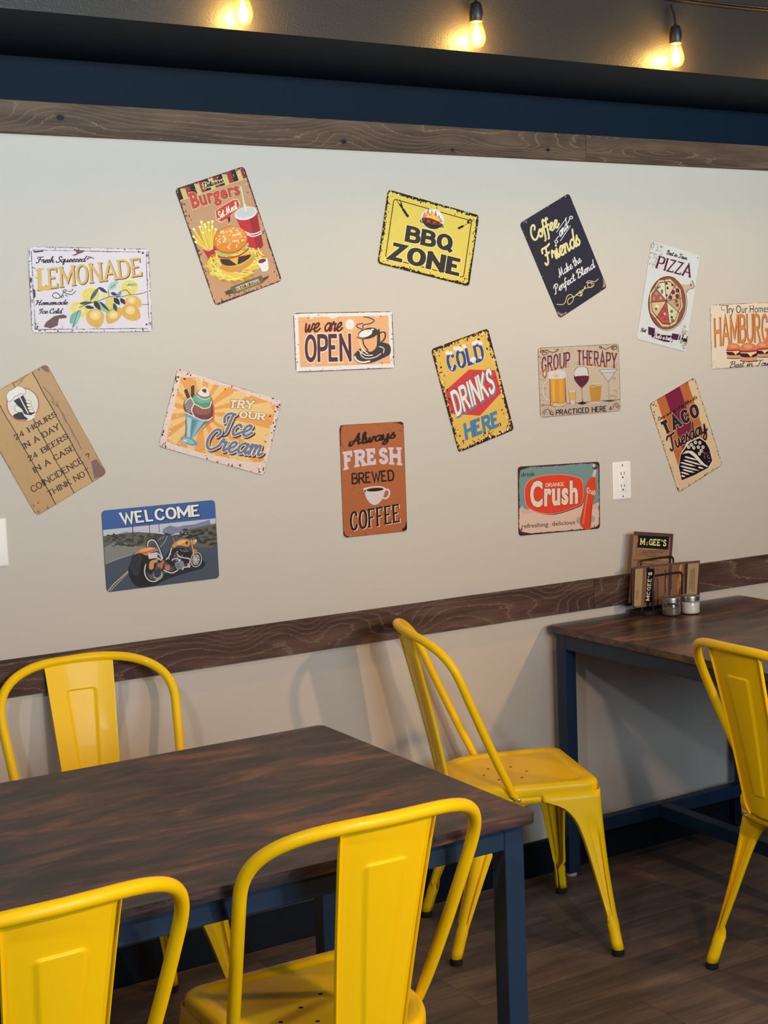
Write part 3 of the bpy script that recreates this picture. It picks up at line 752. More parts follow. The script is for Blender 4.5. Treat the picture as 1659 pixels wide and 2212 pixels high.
    def stroke(s, txt, q, col, w=0.14, font=None, contrast=1.0, serif=0.0, st=0.09, gap=0.16, outl=None, shadow=None, arc=0.0, top_arc=None, slant=0.0, disc=True):
        table = font or CAPS; fn = s.quad(q, arc, top_arc); lay, W = layout(txt, table, gap if table is CAPS else gap)
        mg = w/2 if table is CAPS else 0; hy = w*contrast/2 if table is CAPS else 0
        def put(ex, c, dx=0, dy=0):
            V, F = [], []
            def emit(vs, fs, x):
                b = len(V)
                for p in vs:
                    pp = fn((p.x+x+slant*p.y+mg)/(W+2*mg), (p.y+hy)/(1+2*hy)); V.append(s.L((pp.x+dx, pp.y+dy)))
                F.extend(tuple(b+i for i in f) for f in fs)
            def wf(d):
                if d.length < 1e-9: return w+ex
                return w*(contrast+(1-contrast)*abs(d.y)/d.length)+ex
            for x, strokes in lay:
                for pts, ser in strokes:
                    if len(pts) < 2 or (pts[0]-pts[-1]).length < 1e-6 and len(pts) == 2: continue
                    if table is CAPS:
                        ex_ = [hy+ex/2 if (p.y < .02 or p.y > .98) and abs((p-r_).y) > abs((p-r_).x)*.4 else ex/2 for p, r_ in ((pts[0], pts[1]), (pts[-1], pts[-2]))]
                        emit(*s.miter(pts, wf, *ex_), x)
                    else: emit(*s.ribbon(pts, wf, c, 0, True), x)
                    if serif and ser:
                        for p, nx in ((pts[0], pts[1]), (pts[-1], pts[-2])):
                            d = nx-p
                            if abs(d.y) > abs(d.x)*0.5 and (p.y < .02 or p.y > .98):
                                y0, y1 = (p.y-hy, p.y-hy+st) if p.y < .5 else (p.y+hy-st, p.y+hy)
                                e = ex/2; L_ = serif/2+w/2
                                emit([Vector(t) for t in ((p.x-L_-e, y0-e), (p.x+L_+e, y0-e), (p.x+L_+e, y1+e), (p.x-L_-e, y1+e))], [(0, 1, 2, 3)], x)
                            elif abs(d.x) > abs(d.y) and p.x != 0:
                                sgn = 1 if p.y < .5 else -1; e = ex/2; x0, x1 = p.x-st, p.x+st*0.2
                                if p.x < 0.02: x0, x1 = p.x-st*0.2, p.x+st
                                ya, yb = sorted((p.y-sgn*w*contrast/2, p.y+sgn*(serif*0.75+w/2)))
                                emit([Vector(t) for t in ((x0-e, ya-e), (x1+e, ya-e), (x1+e, yb+e), (x0-e, yb+e))], [(0, 1, 2, 3)], x)
            s.loc_faces(V, F, c)
        if shadow: put(outl[0][0] if outl else 0, shadow[2], shadow[0], shadow[1])
        for e, c in (outl or []): put(e, c)
        put(0, col)
    def script(s, txt, q, col, w=0.1, **kw):
        kw.setdefault('gap', 0.0); kw.setdefault('slant', 0.18); s.stroke(txt, q, col, w, SCR, **kw)
    # --- wear, in sign metres
    def border(s, inset, amp, col, n=40, seed=1, out=0.0, rnd=None):
        rg = random.Random(seed); w, h = s.w, s.h; r = s.r
        def walk(ins, jit):
            o = rrect(-w/2+ins, w/2-ins, -h/2+ins, h/2-ins, max(r-ins*0.5, 0.002), 5); pts = []
            for i in range(len(o)):
                a, b = Vector(o[i]), Vector(o[(i+1) % len(o)]); m = max(1, int((b-a).length/0.0032))
                for j in range(m): pts.append(a.lerp(b, j/m))
            return pts
        po = walk(out, 0); c = Vector((0, 0)); pi_ = []; ph = [rg.uniform(0, 6.28) for _ in range(6)]
        N = len(po)
        for i, p in enumerate(po):
            ux, uz = p.x/(w/2), p.y/(h/2)
            k = sum(math.sin(i*f/N*2*PI+ph[t])/(t+1) for t, f in enumerate((5, 11, 23, 37, 61, 90)))*0.35
            d = max(0.0002, inset+amp*(k+rg.uniform(-0.55, 0.55)))
            x = max(-w/2+out+d, min(w/2-out-d, p.x)); z = max(-h/2+out+d, min(h/2-out-d, p.y))
            pi_.append(Vector((x, z)))
        V = [(p.x, p.y) for p in po]+[(p.x, p.y) for p in pi_]
        s.loc_faces(V, [(i, (i+1) % N, N+(i+1) % N, N+i) for i in range(N)], col)
    def flecks(s, n, col, size=0.002, edge=0.02, seed=3, corner=False):
        rg = random.Random(seed); V, F = [], []
        for _ in range(n):
            t = rg.random(); d = abs(rg.gauss(0, edge*0.5)); side = rg.randrange(4)
            if corner: t = (0 if rg.random() < .5 else 1)+rg.gauss(0, .08); t = min(1, max(0, t))
            x, z = [(-s.w/2+d, (t-.5)*s.h), (s.w/2-d, (t-.5)*s.h), ((t-.5)*s.w, s.h/2-d), ((t-.5)*s.w, -s.h/2+d)][side]
            m = rg.randrange(5, 8); a0 = rg.uniform(0, 6); sz = size*rg.uniform(.3, 1.2); el = rg.uniform(.4, 1.6); b = len(V)
            for j in range(m):
                a = a0+2*PI*j/m; q = sz*rg.uniform(.4, 1)
                V.append((max(-s.w/2+.001, min(s.w/2-.001, x+q*el*math.cos(a))), max(-s.h/2+.001, min(s.h/2-.001, z+q/el*math.sin(a)))))
            F.append(tuple(range(b, b+m)))
        s.loc_faces(V, F, col)
    def strip(s, u0, u1, v0, v1, col, jag=0.0, n=24, seed=2):
        rg = random.Random(seed); top = [s.uv(u0+(u1-u0)*i/n, v0) for i in range(n+1)]
        bot = [s.uv(u0+(u1-u0)*i/n, v1+rg.uniform(-jag, jag)) for i in range(n, -1, -1)]
        s.poly(top+bot, col)
    def leaf(s, a, b, w, col):
        A, B = Vector(a), Vector(b); d = B-A; n = Vector((-d.y, d.x)).normalized()*w
        s.poly([A, A.lerp(B, .3)+n*.8, A.lerp(B, .6)+n*.8, B, A.lerp(B, .6)-n*.8, A.lerp(B, .3)-n*.8], col, 4)
    def done(s):
        for name, label, mb in s.parts:
            if not mb.f: continue
            o = mb.build(name, s.mat, s.root)
            at = o.data.color_attributes.new('ink', 'FLOAT_COLOR', 'CORNER')
            buf = []
            for f, c in zip(mb.f, mb.c): buf += [c[0]*INK, c[1]*INK, c[2]*INK, 1.0]*len(f)
            at.data.foreach_set('color', buf)
            if label: o['label'] = label
        return s.root
# ------------------------------------------------------------------ the sixteen signs
K = '#1c1618'
# 1 lemonade
s = Sign('tin_sign', 'pale lilac tin sign with yellow lemons, upper left of the wall', 'sign', [(57, 530.6), (319.5, 540), (330.4, 716.7), (70.9, 719)], .3, .2, 1.2014, 1.7183, -.011, '#e4dce6')
s.use(0, 480, 420/1659)
s.border(.0012, .0011, '#4a2f3c', seed=4); s.border(.0012, .001, '#3a2230', seed=5, out=.0075)
s.flecks(60, '#4a2f3c', .003, .012, 6); s.flecks(30, '#7a5a60', .004, .02, 8, True)
for a in ([(640, 232), (680, 240), (722, 240), (700, 262), (665, 272), (640, 285), (605, 283), (650, 268)], [(400, 850), (470, 800), (545, 785), (580, 800), (570, 818), (510, 822), (505, 850), (500, 880), (440, 905), (380, 890)]): s.poly(a, '#6e4a4c')
for a in ([(275, 240), (365, 238), (360, 248), (285, 256)], [(275, 560), (300, 575), (305, 630), (285, 655)], [(255, 460), (272, 480), (265, 520), (250, 500)]): s.poly(a, '#4a2f3c')
s.lines([[(1215, 706), (1270, 707)], [(300, 470), (330, 480)], [(270, 380), (300, 392)]], 5, '#4a4048', 0)
for x, y in ((1212, 272), (1254, 874), (325, 890)): s.ell(x, y, 8, 9, '#2a2228')
s.part('lettering', 'black script reading Fresh Squeezed')
s.script('Fresh Squeezed', [(305, 343), (722, 338), (722, 290), (305, 292)], K, .15); s.lines([[(738, 322), (752, 295)], [(752, 300), (775, 298)], [(745, 318), (770, 305), (800, 312)]], 6, K)
s.part('lettering', 'gold capitals reading LEMONADE')
s.stroke('LEMONADE', [(322, 580), (1218, 462), (1198, 308), (312, 398)], '#dcb763', .17, serif=.16, st=.08, contrast=.62, gap=.27, shadow=(7, 7, '#6a3a30'))
s.poly([(318, 388), (370, 388), (372, 400), (352, 408), (356, 540), (400, 548), (420, 520), (436, 522), (430, 580), (330, 582), (330, 568), (338, 560), (332, 408), (318, 402)], '#dcb763')
s.part('lettering', 'black script reading Homemade Ice Cold')
s.script('Homemade', [(305, 704), (578, 700), (578, 660), (305, 664)], K, .16); s.script('Ice Cold', [(335, 777), (528, 776), (528, 735), (335, 738)], K, .16)
s.lines([[(520, 640), (500, 610), (470, 600), (450, 625), (480, 648), (520, 640), (545, 600), (570, 585), (555, 575), (540, 590), (580, 612), (620, 614), (650, 585)], [(585, 590), (610, 588), (625, 572)], [(540, 620), (545, 640)], [(560, 620), (578, 632)], [(528, 625), (530, 645)]], 6, K)
s.part('illustration', 'lemons, slices and green leaves')
s.use(140, 595, 180/1659)
for x, y, rx, ry in ((525, 400, 205, 185), (1290, 245, 195, 165), (265, 640, 175, 130), (370, 700, 120, 150), (830, 415, 80, 55)):
    s.ell(x, y, rx, ry, '#efe6b4'); s.ell(x, y, rx*.86, ry*.86, '#e6d375')
    s.lines([[(x, y), (x+rx*.8*math.cos(a), y+ry*.8*math.sin(a))] for a in [j*PI/4+.3 for j in range(8)]], 7, '#f0e7b4', 0)
s.poly([(830, 480), (940, 440), (990, 500), (960, 640), (900, 700), (830, 590)], '#dccd72', 4)
lemon = lambda P, c, hx, hy, hr: (s.poly(P, c, 5), s.ell(hx, hy, hr, hr*.9, '#ead08a'), s.ell(hx, hy, hr*.5, hr*.45, '#efdcae'))
lemon([(835, 800), (860, 700), (1000, 640), (1120, 650), (1150, 760), (1080, 880), (960, 950), (880, 955), (840, 870)], '#dbaf57', 980, 790, 90)
lemon([(1190, 520), (1280, 420), (1400, 415), (1500, 490), (1535, 600), (1470, 650), (1300, 620)], '#e0b660', 1330, 500, 80)
lemon([(1140, 690), (1210, 600), (1330, 585), (1450, 640), (1500, 740), (1505, 850), (1400, 905), (1270, 880), (1170, 800)], '#dcae54', 1310, 700, 95)
lemon([(440, 820), (480, 710), (600, 665), (720, 690), (795, 800), (780, 930), (700, 1040), (600, 1020), (490, 950)], '#ddaf58', 620, 790, 110)
for a, b, w_, c in (((520, 500), (690, 240), 35, '#3f6a60'), ((680, 240), (850, 355), 38, '#2e3350'), ((600, 520), (910, 740), 80, '#8dbcaa'), ((590, 510), (720, 690), 55, '#2b2a40'), ((700, 520), (905, 720), 30, '#2c3a44'),
                    ((300, 560), (560, 540), 38, '#3c5a54'), ((410, 620), (600, 650), 40, '#2e2c38'), ((870, 300), (1060, 110), 70, '#a7cbbd'), ((920, 350), (1050, 400), 36, '#3a3048'), ((1040, 460), (1130, 310), 40, '#5f9a98'),
                    ((985, 450), (1100, 590), 55, '#23222f'), ((980, 560), (1040, 720), 42, '#2f4450'), ((1110, 460), (1210, 580), 45, '#2b2a38'), ((1240, 205), (1440, 190), 30, '#86b59a'), ((130, 950), (330, 690), 100, '#74b0ac'), ((180, 1040), (300, 720), 60, '#8cc4b4')):
    s.leaf(a, b, w_, c)
s.lines([[(300, 640), (450, 575), (580, 540), (760, 480), (900, 430), (1120, 430), (1300, 395), (1500, 375), (1620, 340)], [(525, 530), (530, 440), (580, 330), (690, 240)], [(890, 430), (870, 310)], [(1300, 390), (1230, 300), (1140, 310)], [(180, 1040), (230, 850), (290, 700)], [(1240, 210), (1290, 180)], [(920, 250), (1000, 190)]], 11, '#2b2a30')
s.done()

# 2 burgers
s = Sign('tin_sign', 'brown tin sign with a burger set meal under a striped awning', 'sign', [(377, 407.8), (526, 357), (609.4, 607.6), (464.8, 662.7)], .2, .3, 1.5698, 1.8502, .3161, '#c99a76')
s.use(340, 340, 300/1659)
cols = ['#201a20', '#d9c27c', '#a5343c']
for i in range(15): s.strip(i/15, (i+1)/15, 0, .098, cols[(i+0) % 3], 0, 2)
s.line([s.uv(.03, .1), s.uv(.97, .1)], 8, '#e8d48c', 0); s.flecks(70, '#e6d49a', .003, .02, 12, True)
s.border(.0035, .003, '#42202c', seed=9); s.flecks(150, '#42202c', .0028, .014, 10); s.flecks(60, '#e0b48e', .002, .012, 11)
s.part('lettering', 'black script reading Delicious')
s.script('Delicious', [(545, 368), (785, 288), (765, 235), (525, 312)], K, .15, outl=[(.3, '#e6d6a4')])
s.part('lettering', 'red letters reading Burgers')
s.text('Burgers', [(418, 604), (985, 428), (948, 292), (372, 432)], '#d8483a', .022, [(.04, '#efe0b8'), (.018, '#2a1418')])
s.part('illustration', 'red speech bubble reading Set Meal')
bub = [(690, 640), (780, 575), (900, 505), (950, 500), (975, 560), (965, 605), (870, 690), (860, 770), (848, 800), (840, 765), (830, 730), (755, 768), (705, 740)]
s.poly([(830+(x-830)*1.06, 640+(y-640)*1.08) for x, y in bub], '#efe0b8'); s.poly(bub, '#d0433c')
s.poly([(835, 722), (862, 705), (866, 750), (850, 790)], '#2a1a1c')
s.script('Set Meal', [(722, 742), (950, 605), (915, 530), (690, 668)], '#f4ead2', .15)
s.part('illustration', 'red drink cup with a straw')
s.line([(990, 350), (1042, 640)], 22, '#e9e6c0', 0); s.line([(984, 352), (1036, 640)], 4, '#8a8060', 0)
s.poly([(922, 690), (1185, 640), (1222, 860), (1262, 1050), (1240, 1085), (1100, 1110)], '#c52d3c'); s.poly([(1090, 720), (1185, 690), (1262, 1050), (1240, 1085), (1180, 1090)], '#a02232')
s.ell(1050, 665, 136, 78, '#e9e7ea', -14); s.ell(1050, 658, 118, 62, '#cfd0d6', -14); s.line([(1042, 560), (1048, 640)], 22, '#e9e6c0', 0)
s.lines([[(1040, 885), (1110, 915), (1180, 905), (1228, 880)], [(1060, 915), (1120, 942), (1185, 932), (1236, 905)]], 14, '#f2eeee')
s.part('illustration', 'fries in a red box')
s.poly([(530, 1085), (700, 1050), (735, 1190), (690, 1240), (620, 1240)], '#b8283a')
for x, y in ((430, 860), (430, 945), (455, 1010), (520, 770), (500, 830), (560, 800), (570, 830), (605, 775), (650, 765), (612, 870), (650, 830), (690, 860), (540, 900)):
    s.line([(610+(x-560)*.25, 1090), (x, y)], 34, '#d8ae35', 0); s.line([(606+(x-560)*.25, 1090), (x-3, y)], 22, '#eed25a', 0); s.ell(x, y, 17, 15, '#fbf3c0')
s.line([(530, 1085), (600, 1115), (660, 1085)], 8, '#f0dada')
s.part('illustration', 'cheeseburger on a heap of fries')
rg = random.Random(5)
for col, n, w_ in (('#b98a28', 90, 26), ('#e8c94e', 120, 20), ('#f5e28a', 45, 12)):
    L_ = []
    for _ in range(n):
        a = rg.uniform(0, 2*PI); q = rg.uniform(.55, 1.0); x = 930+330*q*math.cos(a); y = 1285+200*q*math.sin(a)-(70 if x > 1050 else 0)*max(0, math.cos(a)); t = a+PI/2+rg.uniform(-.9, .9); l = rg.uniform(35, 80)
        L_.append([(x-l*math.cos(t), y-l*.6*math.sin(t)), (x+l*math.cos(t), y+l*.6*math.sin(t))])
    s.lines(L_, w_, col, 0)
s.poly([(760, 1290), (1130, 1160), (1140, 1240), (1050, 1330), (900, 1375), (800, 1360)], '#dd9448', 4)
s.poly([(755, 1255), (850, 1310), (1000, 1290), (1130, 1190), (1120, 1160), (760, 1230)], '#c6bf62', 4)
s.poly([(745, 1210), (800, 1200), (950, 1190), (1080, 1115), (1105, 1190), (990, 1270), (860, 1300), (770, 1275)], '#3d1f26', 4)
s.poly([(735, 1195), (840, 1205), (960, 1175), (1080, 1090), (1110, 1160), (960, 1190), (950, 1290), (850, 1220), (750, 1215)], '#efb84a')
s.poly([(720, 1170), (850, 1200), (1000, 1150), (1080, 1080), (1075, 1110), (980, 1180), (860, 1215), (740, 1205)], '#b23a38', 3)
s.poly([(690, 1120), (760, 1190), (900, 1165), (1060, 1075), (1080, 1020), (1000, 1060), (850, 1130)], '#b7bd68', 4)
s.ell(866, 985, 208, 165, '#b8651f', -14); s.ell(868, 978, 200, 155, '#e48a34', -14); s.ell(880, 925, 150, 95, '#f09c48', -14)
for _ in range(58):
    a = rg.uniform(0, 2*PI); q = math.sqrt(rg.random())*.88; s.ell(866+200*q*math.cos(a), 965+145*q*math.sin(a)-30*q*math.cos(a)*.6, 8, 12, '#f7e2b0', rg.uniform(-50, 50), 8)
s.part('illustration', 'white dip cup')
s.poly([(1185, 1260), (1310, 1215), (1325, 1330), (1300, 1365), (1245, 1370)], '#eceaea'); s.ell(1247, 1245, 66, 40, '#f6f4f4', -18); s.ell(1244, 1240, 50, 26, '#8a2a30', -18)
s.part('illustration', 'grey ribbon reading BEST IN TOWN')
for a in ([(800, 1610), (870, 1580), (905, 1630), (820, 1650)], [(1250, 1450), (1325, 1415), (1320, 1445), (1270, 1485)]): s.poly(a, '#4d4538')
s.poly([(868, 1555), (1240, 1412), (1268, 1500), (900, 1645)], '#6d6048'); s.poly([(925, 1560), (1200, 1455), (1220, 1500), (945, 1605)], '#e7dcb8'); s.poly([(932, 1563), (1198, 1462), (1214, 1498), (948, 1598)], '#5a4e3c')
s.stroke('BEST IN TOWN', [(955, 1588), (1205, 1492), (1192, 1462), (940, 1556)], '#f0e6c8', .18, gap=.26)
s.done()

# 3 bbq
s = Sign('tin_sign', 'yellow tin sign with a flaming grill and black block capitals', 'sign', [(837, 408), (1035, 464), (1011.4, 620.5), (815.3, 569.8)], .3, .2, 2.1645, 1.8496, -.2104, '#e9d062')
s.use(780, 380, 300/1659)
s.border(.0062, .0040, K, seed=21); s.border(.0035, .001, '#15110f', seed=22); s.flecks(140, K, .003, .018, 23); s.flecks(80, '#f2e7a8', .003, .012, 24)
q = [s.uv(*p) for p in [(.075+.85*u, .105+.79*v) for u, v in ((.03, 0), (.97, 0), (.99, .01), (1, .04), (1, .96), (.99, .99), (.97, 1), (.03, 1), (.01, .99), (0, .96), (0, .04), (.01, .01), (.03, 0))]]
s.line(q, 10, K, 0)
s.part('lettering', 'black capitals reading BBQ'); s.sans('BBQ', [(512, 784), (1080, 912), (1100, 718), (540, 588)], '#2f3036', .3, outl=[(.1, '#f3e8a0')])
s.part('lettering', 'black capitals reading ZONE'); s.sans('ZONE', [(312, 998), (1192, 1216), (1222, 1006), (352, 786)], '#2f3036', .3, outl=[(.1, '#f3e8a0')])
s.part('illustration', 'grill bowl with flames')
s.ell(848, 515, 142, 122, '#dfe6f2', 20); s.ell(848, 505, 120, 100, '#f2f4f8', 20)
for x, y, h_, c in ((760, 500, 75, '#e98a4a'), (800, 500, 110, '#e0643a'), (845, 520, 130, '#eaa650'), (890, 530, 120, '#e0643a'), (930, 545, 80, '#e98a4a'), (860, 510, 90, '#f2c868'), (800, 500, 60, '#f2c868'), (905, 530, 60, '#f2c060')):
    s.poly([(x-30, y), (x-24, y-h_*.5), (x-4, y-h_), (x+6, y-h_*.55), (x+26, y-h_*.3), (x+30, y+8)], c, 4)
s.poly([(718, 505), (800, 500), (860, 520), (960, 570), (950, 600), (880, 630), (800, 615), (740, 570)], '#6d2d2c', 4)
for i in range(9): s.ell(745+24*i, 525+6.5*i, 18, 15, ['#8e4038', '#3b2024', '#b25a42'][i % 3])
s.poly([(725, 530), (770, 560), (860, 585), (970, 580), (935, 615), (880, 638), (810, 628), (750, 585)], '#2a2a30', 4)
s.lines([[(700, 530), (710, 552), (735, 560)], [(945, 612), (970, 612), (972, 598)]], 10, K); s.line([(800, 632), (880, 640), (940, 622)], 6, '#f4f0e0')
s.part('illustration', 'black barbecue fork')
s.poly([(400, 268), (450, 330), (470, 335), (450, 268), (478, 318), (497, 382), (480, 390), (452, 350)], K); s.line([(495, 398), (552, 485)], 28, K, 0); s.ell(555, 487, 18, 20, '#d8c890'); s.ell(549, 478, 15, 18, K)
s.part('illustration', 'black spatula')
s.poly([(1255, 545), (1298, 505), (1330, 535), (1300, 565), (1270, 570)], K); s.poly([(1280, 545), (1300, 525), (1315, 540), (1296, 558)], '#b8a468'); s.line([(1270, 565), (1210, 600)], 6, K, 0); s.line([(1208, 600), (1140, 636)], 26, K, 0); s.ell(1140, 636, 15, 11, '#e6d8a0', -20)
s.done()

# 4 coffee and friends
s = Sign('tin_sign', 'dark slate tin sign with chalk style script about coffee and friends', 'sign', [(1121.6, 484.2), (1229.4, 414.9), (1310.8, 620.6), (1206.8, 689.1)], .2, .3, 2.6253, 1.8061, .461, '#2f2e3e')
s.use(1090, 390, 250/1659)
s.border(.0012, .001, '#191820', seed=31); s.flecks(40, '#c9a79c', .003, .006, 32, True); s.flecks(16, '#d8c8c0', .0018, .004, 33)
for a in ([(258, 640), (290, 590), (322, 570), (290, 600)], [(1400, 1540), (1412, 1470), (1400, 1390), (1440, 1480), (1440, 1520)], [(750, 1880), (800, 1915), (880, 1900), (790, 1950)]): s.poly(a, '#b08a7c')
Y_ = '#ece18a'; W_ = '#efeef2'
s.part('lettering', 'cream script reading Coffee'); s.script('Coffee', [(400, 880), (775, 655), (690, 480), (310, 700)], Y_, .095, outl=[(.05, '#f6f2d8'), (.0, Y_)])
s.part('lettering', 'white script reading and'); s.script('and', [(790, 815), (905, 668), (855, 560), (735, 705)], W_, .14)
s.lines([[(738, 742), (886, 528)], [(795, 866), (940, 646)]], 9, W_, 0)
s.lines([[(900, 610), (915, 580), (930, 545), (965, 540), (968, 510), (935, 510), (930, 535)], [(770, 800), (745, 830), (735, 850), (755, 880), (735, 900), (712, 885), (722, 860)]], 12, W_)
s.part('lettering', 'cream script reading Friends'); s.script('Friends', [(585, 1215), (1085, 905), (985, 690), (480, 1010)], Y_, .085, outl=[(.045, '#f6f2d8'), (.0, Y_)])
s.part('lettering', 'white script reading Make the Perfect Blend')
s.script('Make the', [(775, 1395), (1095, 1165), (1035, 1075), (730, 1290)], W_, .11); s.script('Perfect Blend', [(712, 1630), (1285, 1245), (1235, 1150), (665, 1530)], W_, .11)
s.part('illustration', 'gold scroll flourish')
s.lines([[(735, 1780), (820, 1782), (860, 1740), (880, 1670), (930, 1638), (972, 1680), (960, 1740), (905, 1782), (890, 1730), (920, 1690), (1000, 1660), (1080, 1590), (1150, 1550), (1240, 1530), (1272, 1490), (1230, 1462), (1180, 1490), (1190, 1530), (1240, 1525), (1230, 1470), (1165, 1470), (1200, 1440), (1290, 1450), (1335, 1408)], [(980, 1680), (1040, 1620), (1100, 1600), (1150, 1520), (1130, 1540)], [(1010, 1640), (1080, 1660), (1100, 1620), (1060, 1590)]], 9, '#e8d9a0')
s.ell(1070, 1610, 26, 20, '#d9bb70', -35); s.ell(1085, 1650, 12, 16, '#e8d9a0')
s.done()

# 5 pizza
s = Sign('tin_sign', 'silver tin sign with a sliced pizza on a round board', 'sign', [(1407.1, 518.4), (1514.1, 550), (1479.9, 760.8), (1372.9, 733.6)], .2, .3, 3.0212, 1.6866, -.2237, '#dcdee0')
s.use(1340, 500, 200/1580)
s.border(.0006, .0003, '#77726c', seed=41)
rg = random.Random(8)
for cx, cy in ((560, 400), (1110, 1850)):
    L_ = []
    for _ in range(42):
        x, y = cx+rg.uniform(-75, 150 if cx < 700 else 30), cy+rg.uniform(-200, 190) if cx < 700 else cy+rg.uniform(-230, 130)
        if cx < 700: x = min(x, 520+(650-y)*.5+30)
        a = rg.uniform(0, 6); L_.append([(x, y), (x+18*math.cos(a), y+22*math.sin(a)), (x+40*math.cos(a+.7), y+40*math.sin(a+.7))])
    s.lines(L_[:24], 9, '#a89c82'); s.lines(L_[24:], 7, '#5d554c')
for x, y in ((1330, 440), (565, 208), (1070, 2000)): s.ell(x, y, 10, 12, '#6a6058')
s.part('lettering', 'black script reading Best in Town'); s.script('Best in Town', [(780, 382), (1135, 478), (1150, 408), (795, 310)], K, .15)
s.part('lettering', 'plum capitals reading PIZZA'); s.stroke('PIZZA', [(590, 628), (1200, 785), (1250, 570), (655, 415)], '#5a2340', .2, contrast=.5, gap=.22, serif=.08, slant=.0)
s.part('illustration', 'sliced pizza on a round wooden board')
s.use(1390, 590, 115/1659)
s.poly([(1180, 370), (1400, 350), (1510, 210), (1560, 300), (1570, 450), (1420, 500), (1320, 620)], '#cdb7a6', 3); s.line([(1510, 210), (1560, 300), (1570, 450), (1420, 500), (1320, 620), (1345, 800), (1345, 1000), (1280, 1300), (1130, 1560), (960, 1720), (720, 1805), (480, 1740)], 14, K); s.ell(1478, 365, 22, 28, K)
s.ell(725, 940, 590, 835, '#8d5648', 4); s.ring(725, 940, 590, 835, 22, '#4a2420', 4, 40, 110, 290); s.ell(690, 880, 500, 690, '#a8654e', 6)
C0 = (700, 880); ed = [(640, 200), (985, 350), (1190, 770), (1110, 1260), (800, 1700), (350, 1450), (160, 930), (330, 440)]
wc = ['#d8cdb0', '#e2b288', '#c9a68c', '#dbd7b4', '#b5604e', '#d9bf98', '#a5655a', '#dfe0c4']
for i in range(8):
    a, b = ed[i], ed[(i+1) % 8]; m = ((a[0]+b[0])/2, (a[1]+b[1])/2); m = (C0[0]+(m[0]-C0[0])*1.16, C0[1]+(m[1]-C0[1])*1.16)
    q1 = lambda f, P: (C0[0]+(P[0]-C0[0])*f, C0[1]+(P[1]-C0[1])*f)
    s.poly([C0, q1(.97, a), q1(.99, m), q1(.97, b)], '#e8c79a'); s.poly([C0, q1(.9, a), q1(.9, m), q1(.9, b)], '#53301f'); s.poly([C0, q1(.86, a), q1(.86, m), q1(.86, b)], wc[i])
for x, y, r_, c in ((1050, 540, 62, '#5a3a58'), (910, 600, 62, '#5a3a58'), (1040, 720, 62, '#5a3a58'), (825, 765, 60, '#5a3a58'), (705, 330, 34, '#2a2422'), (890, 370, 34, '#2a2422'), (735, 470, 34, '#2a2422'), (700, 700, 34, '#4a2a38'), (650, 1140, 60, '#b4404e'), (550, 1320, 60, '#b4404e'), (660, 1430, 56, '#b4404e'), (640, 1280, 30, '#d8d4b0'), (480, 430, 40, '#8f9c70'), (560, 560, 36, '#5d6a48'), (560, 620, 26, '#33342c'), (430, 470, 30, '#44503c'), (860, 1200, 44, '#6a7048'), (880, 1480, 50, '#6c7a4c'), (980, 1320, 44, '#cfc9a4'), (860, 1380, 36, '#3c3a2c'), (400, 1060, 60, '#efe4c0'), (370, 1130, 40, '#7a6840'), (380, 650, 50, '#c98b74'), (300, 800, 46, '#c08a78'), (510, 790, 46, '#c99a84'), (1010, 880, 50, '#8a5c50'), (1040, 1000, 46, '#7a4c46'), (960, 960, 40, '#c9946a')): s.ell(x, y, r_, r_*1.15, c, 0, 16)
s.lines([[C0, q1(.98, e)] for e in ed], 17, '#4a2420', 0)
s.part('illustration', 'plum ribbon reading That\'s a tasty')
s.use(1340, 500, 200/1580)
s.poly([(460, 1632), (578, 1665), (560, 1795), (460, 1768)], '#4a2544'); s.poly([(868, 1742), (992, 1762), (960, 1860), (880, 1850)], '#4a2544'); s.poly([(520, 1712), (700, 1772), (888, 1785), (872, 1900), (730, 1885), (515, 1812)], '#3a1c38')
s.script("That's a tasty", [(540, 1815), (865, 1872), (880, 1800), (555, 1742)], '#efe6ea', .15)
s.part('lettering', 'small black script left of the ribbon'); s.script('Hot', [(325, 1715), (412, 1728), (425, 1672), (338, 1655)], K, .16)
s.part('lettering', 'small black script right of the ribbon'); s.script('& fresh', [(975, 1850), (1125, 1890), (1140, 1800), (990, 1770)], K, .15)
s.done()

# 6 hamburgers
s = Sign('tin_sign', 'cream tin sign with three hamburgers, cut by the right edge of the photo', 'sign', [(1533, 657.8), (1683.29, 652.17), (1686.07, 787.9), (1534.5, 798.6)], .3, .2, 3.3405, 1.5635, .016, '#eddcc8')
s.use(1500, 630, 159/1659)
s.border(.0012, .001, '#4a2320', seed=51); s.flecks(60, '#6a3a2c', .0028, .008, 52, True); s.flecks(30, '#4a2320', .0016, .006, 53)
s.part('lettering', 'black letters reading Try Our Homestyle'); s.stroke('TRY OUR HOMESTYLE'[:0]+'T', [(690, 488), (772, 486), (772, 305), (690, 308)], K, .22, contrast=.4, serif=.12, st=.06)
s.text('ry Our Homestyle', [(762, 487), (1900, 455), (1900, 295), (762, 318)], K, .0); s.line([(700, 320), (640, 305), (596, 345), (610, 405), (680, 415)], 10, K)
s.part('lettering', 'orange capitals reading HAMBURGERS')
s.stroke('HAMBURGERS', [(425, 1255), (2120, 1200), (2110, 560), (415, 600)], '#e08f4c', .17, contrast=.85, gap=.24, serif=.05, st=.06, arc=85, top_arc=90, shadow=(12, 6, '#5a2430'), disc=False)
s.part('illustration', 'three cheeseburgers')
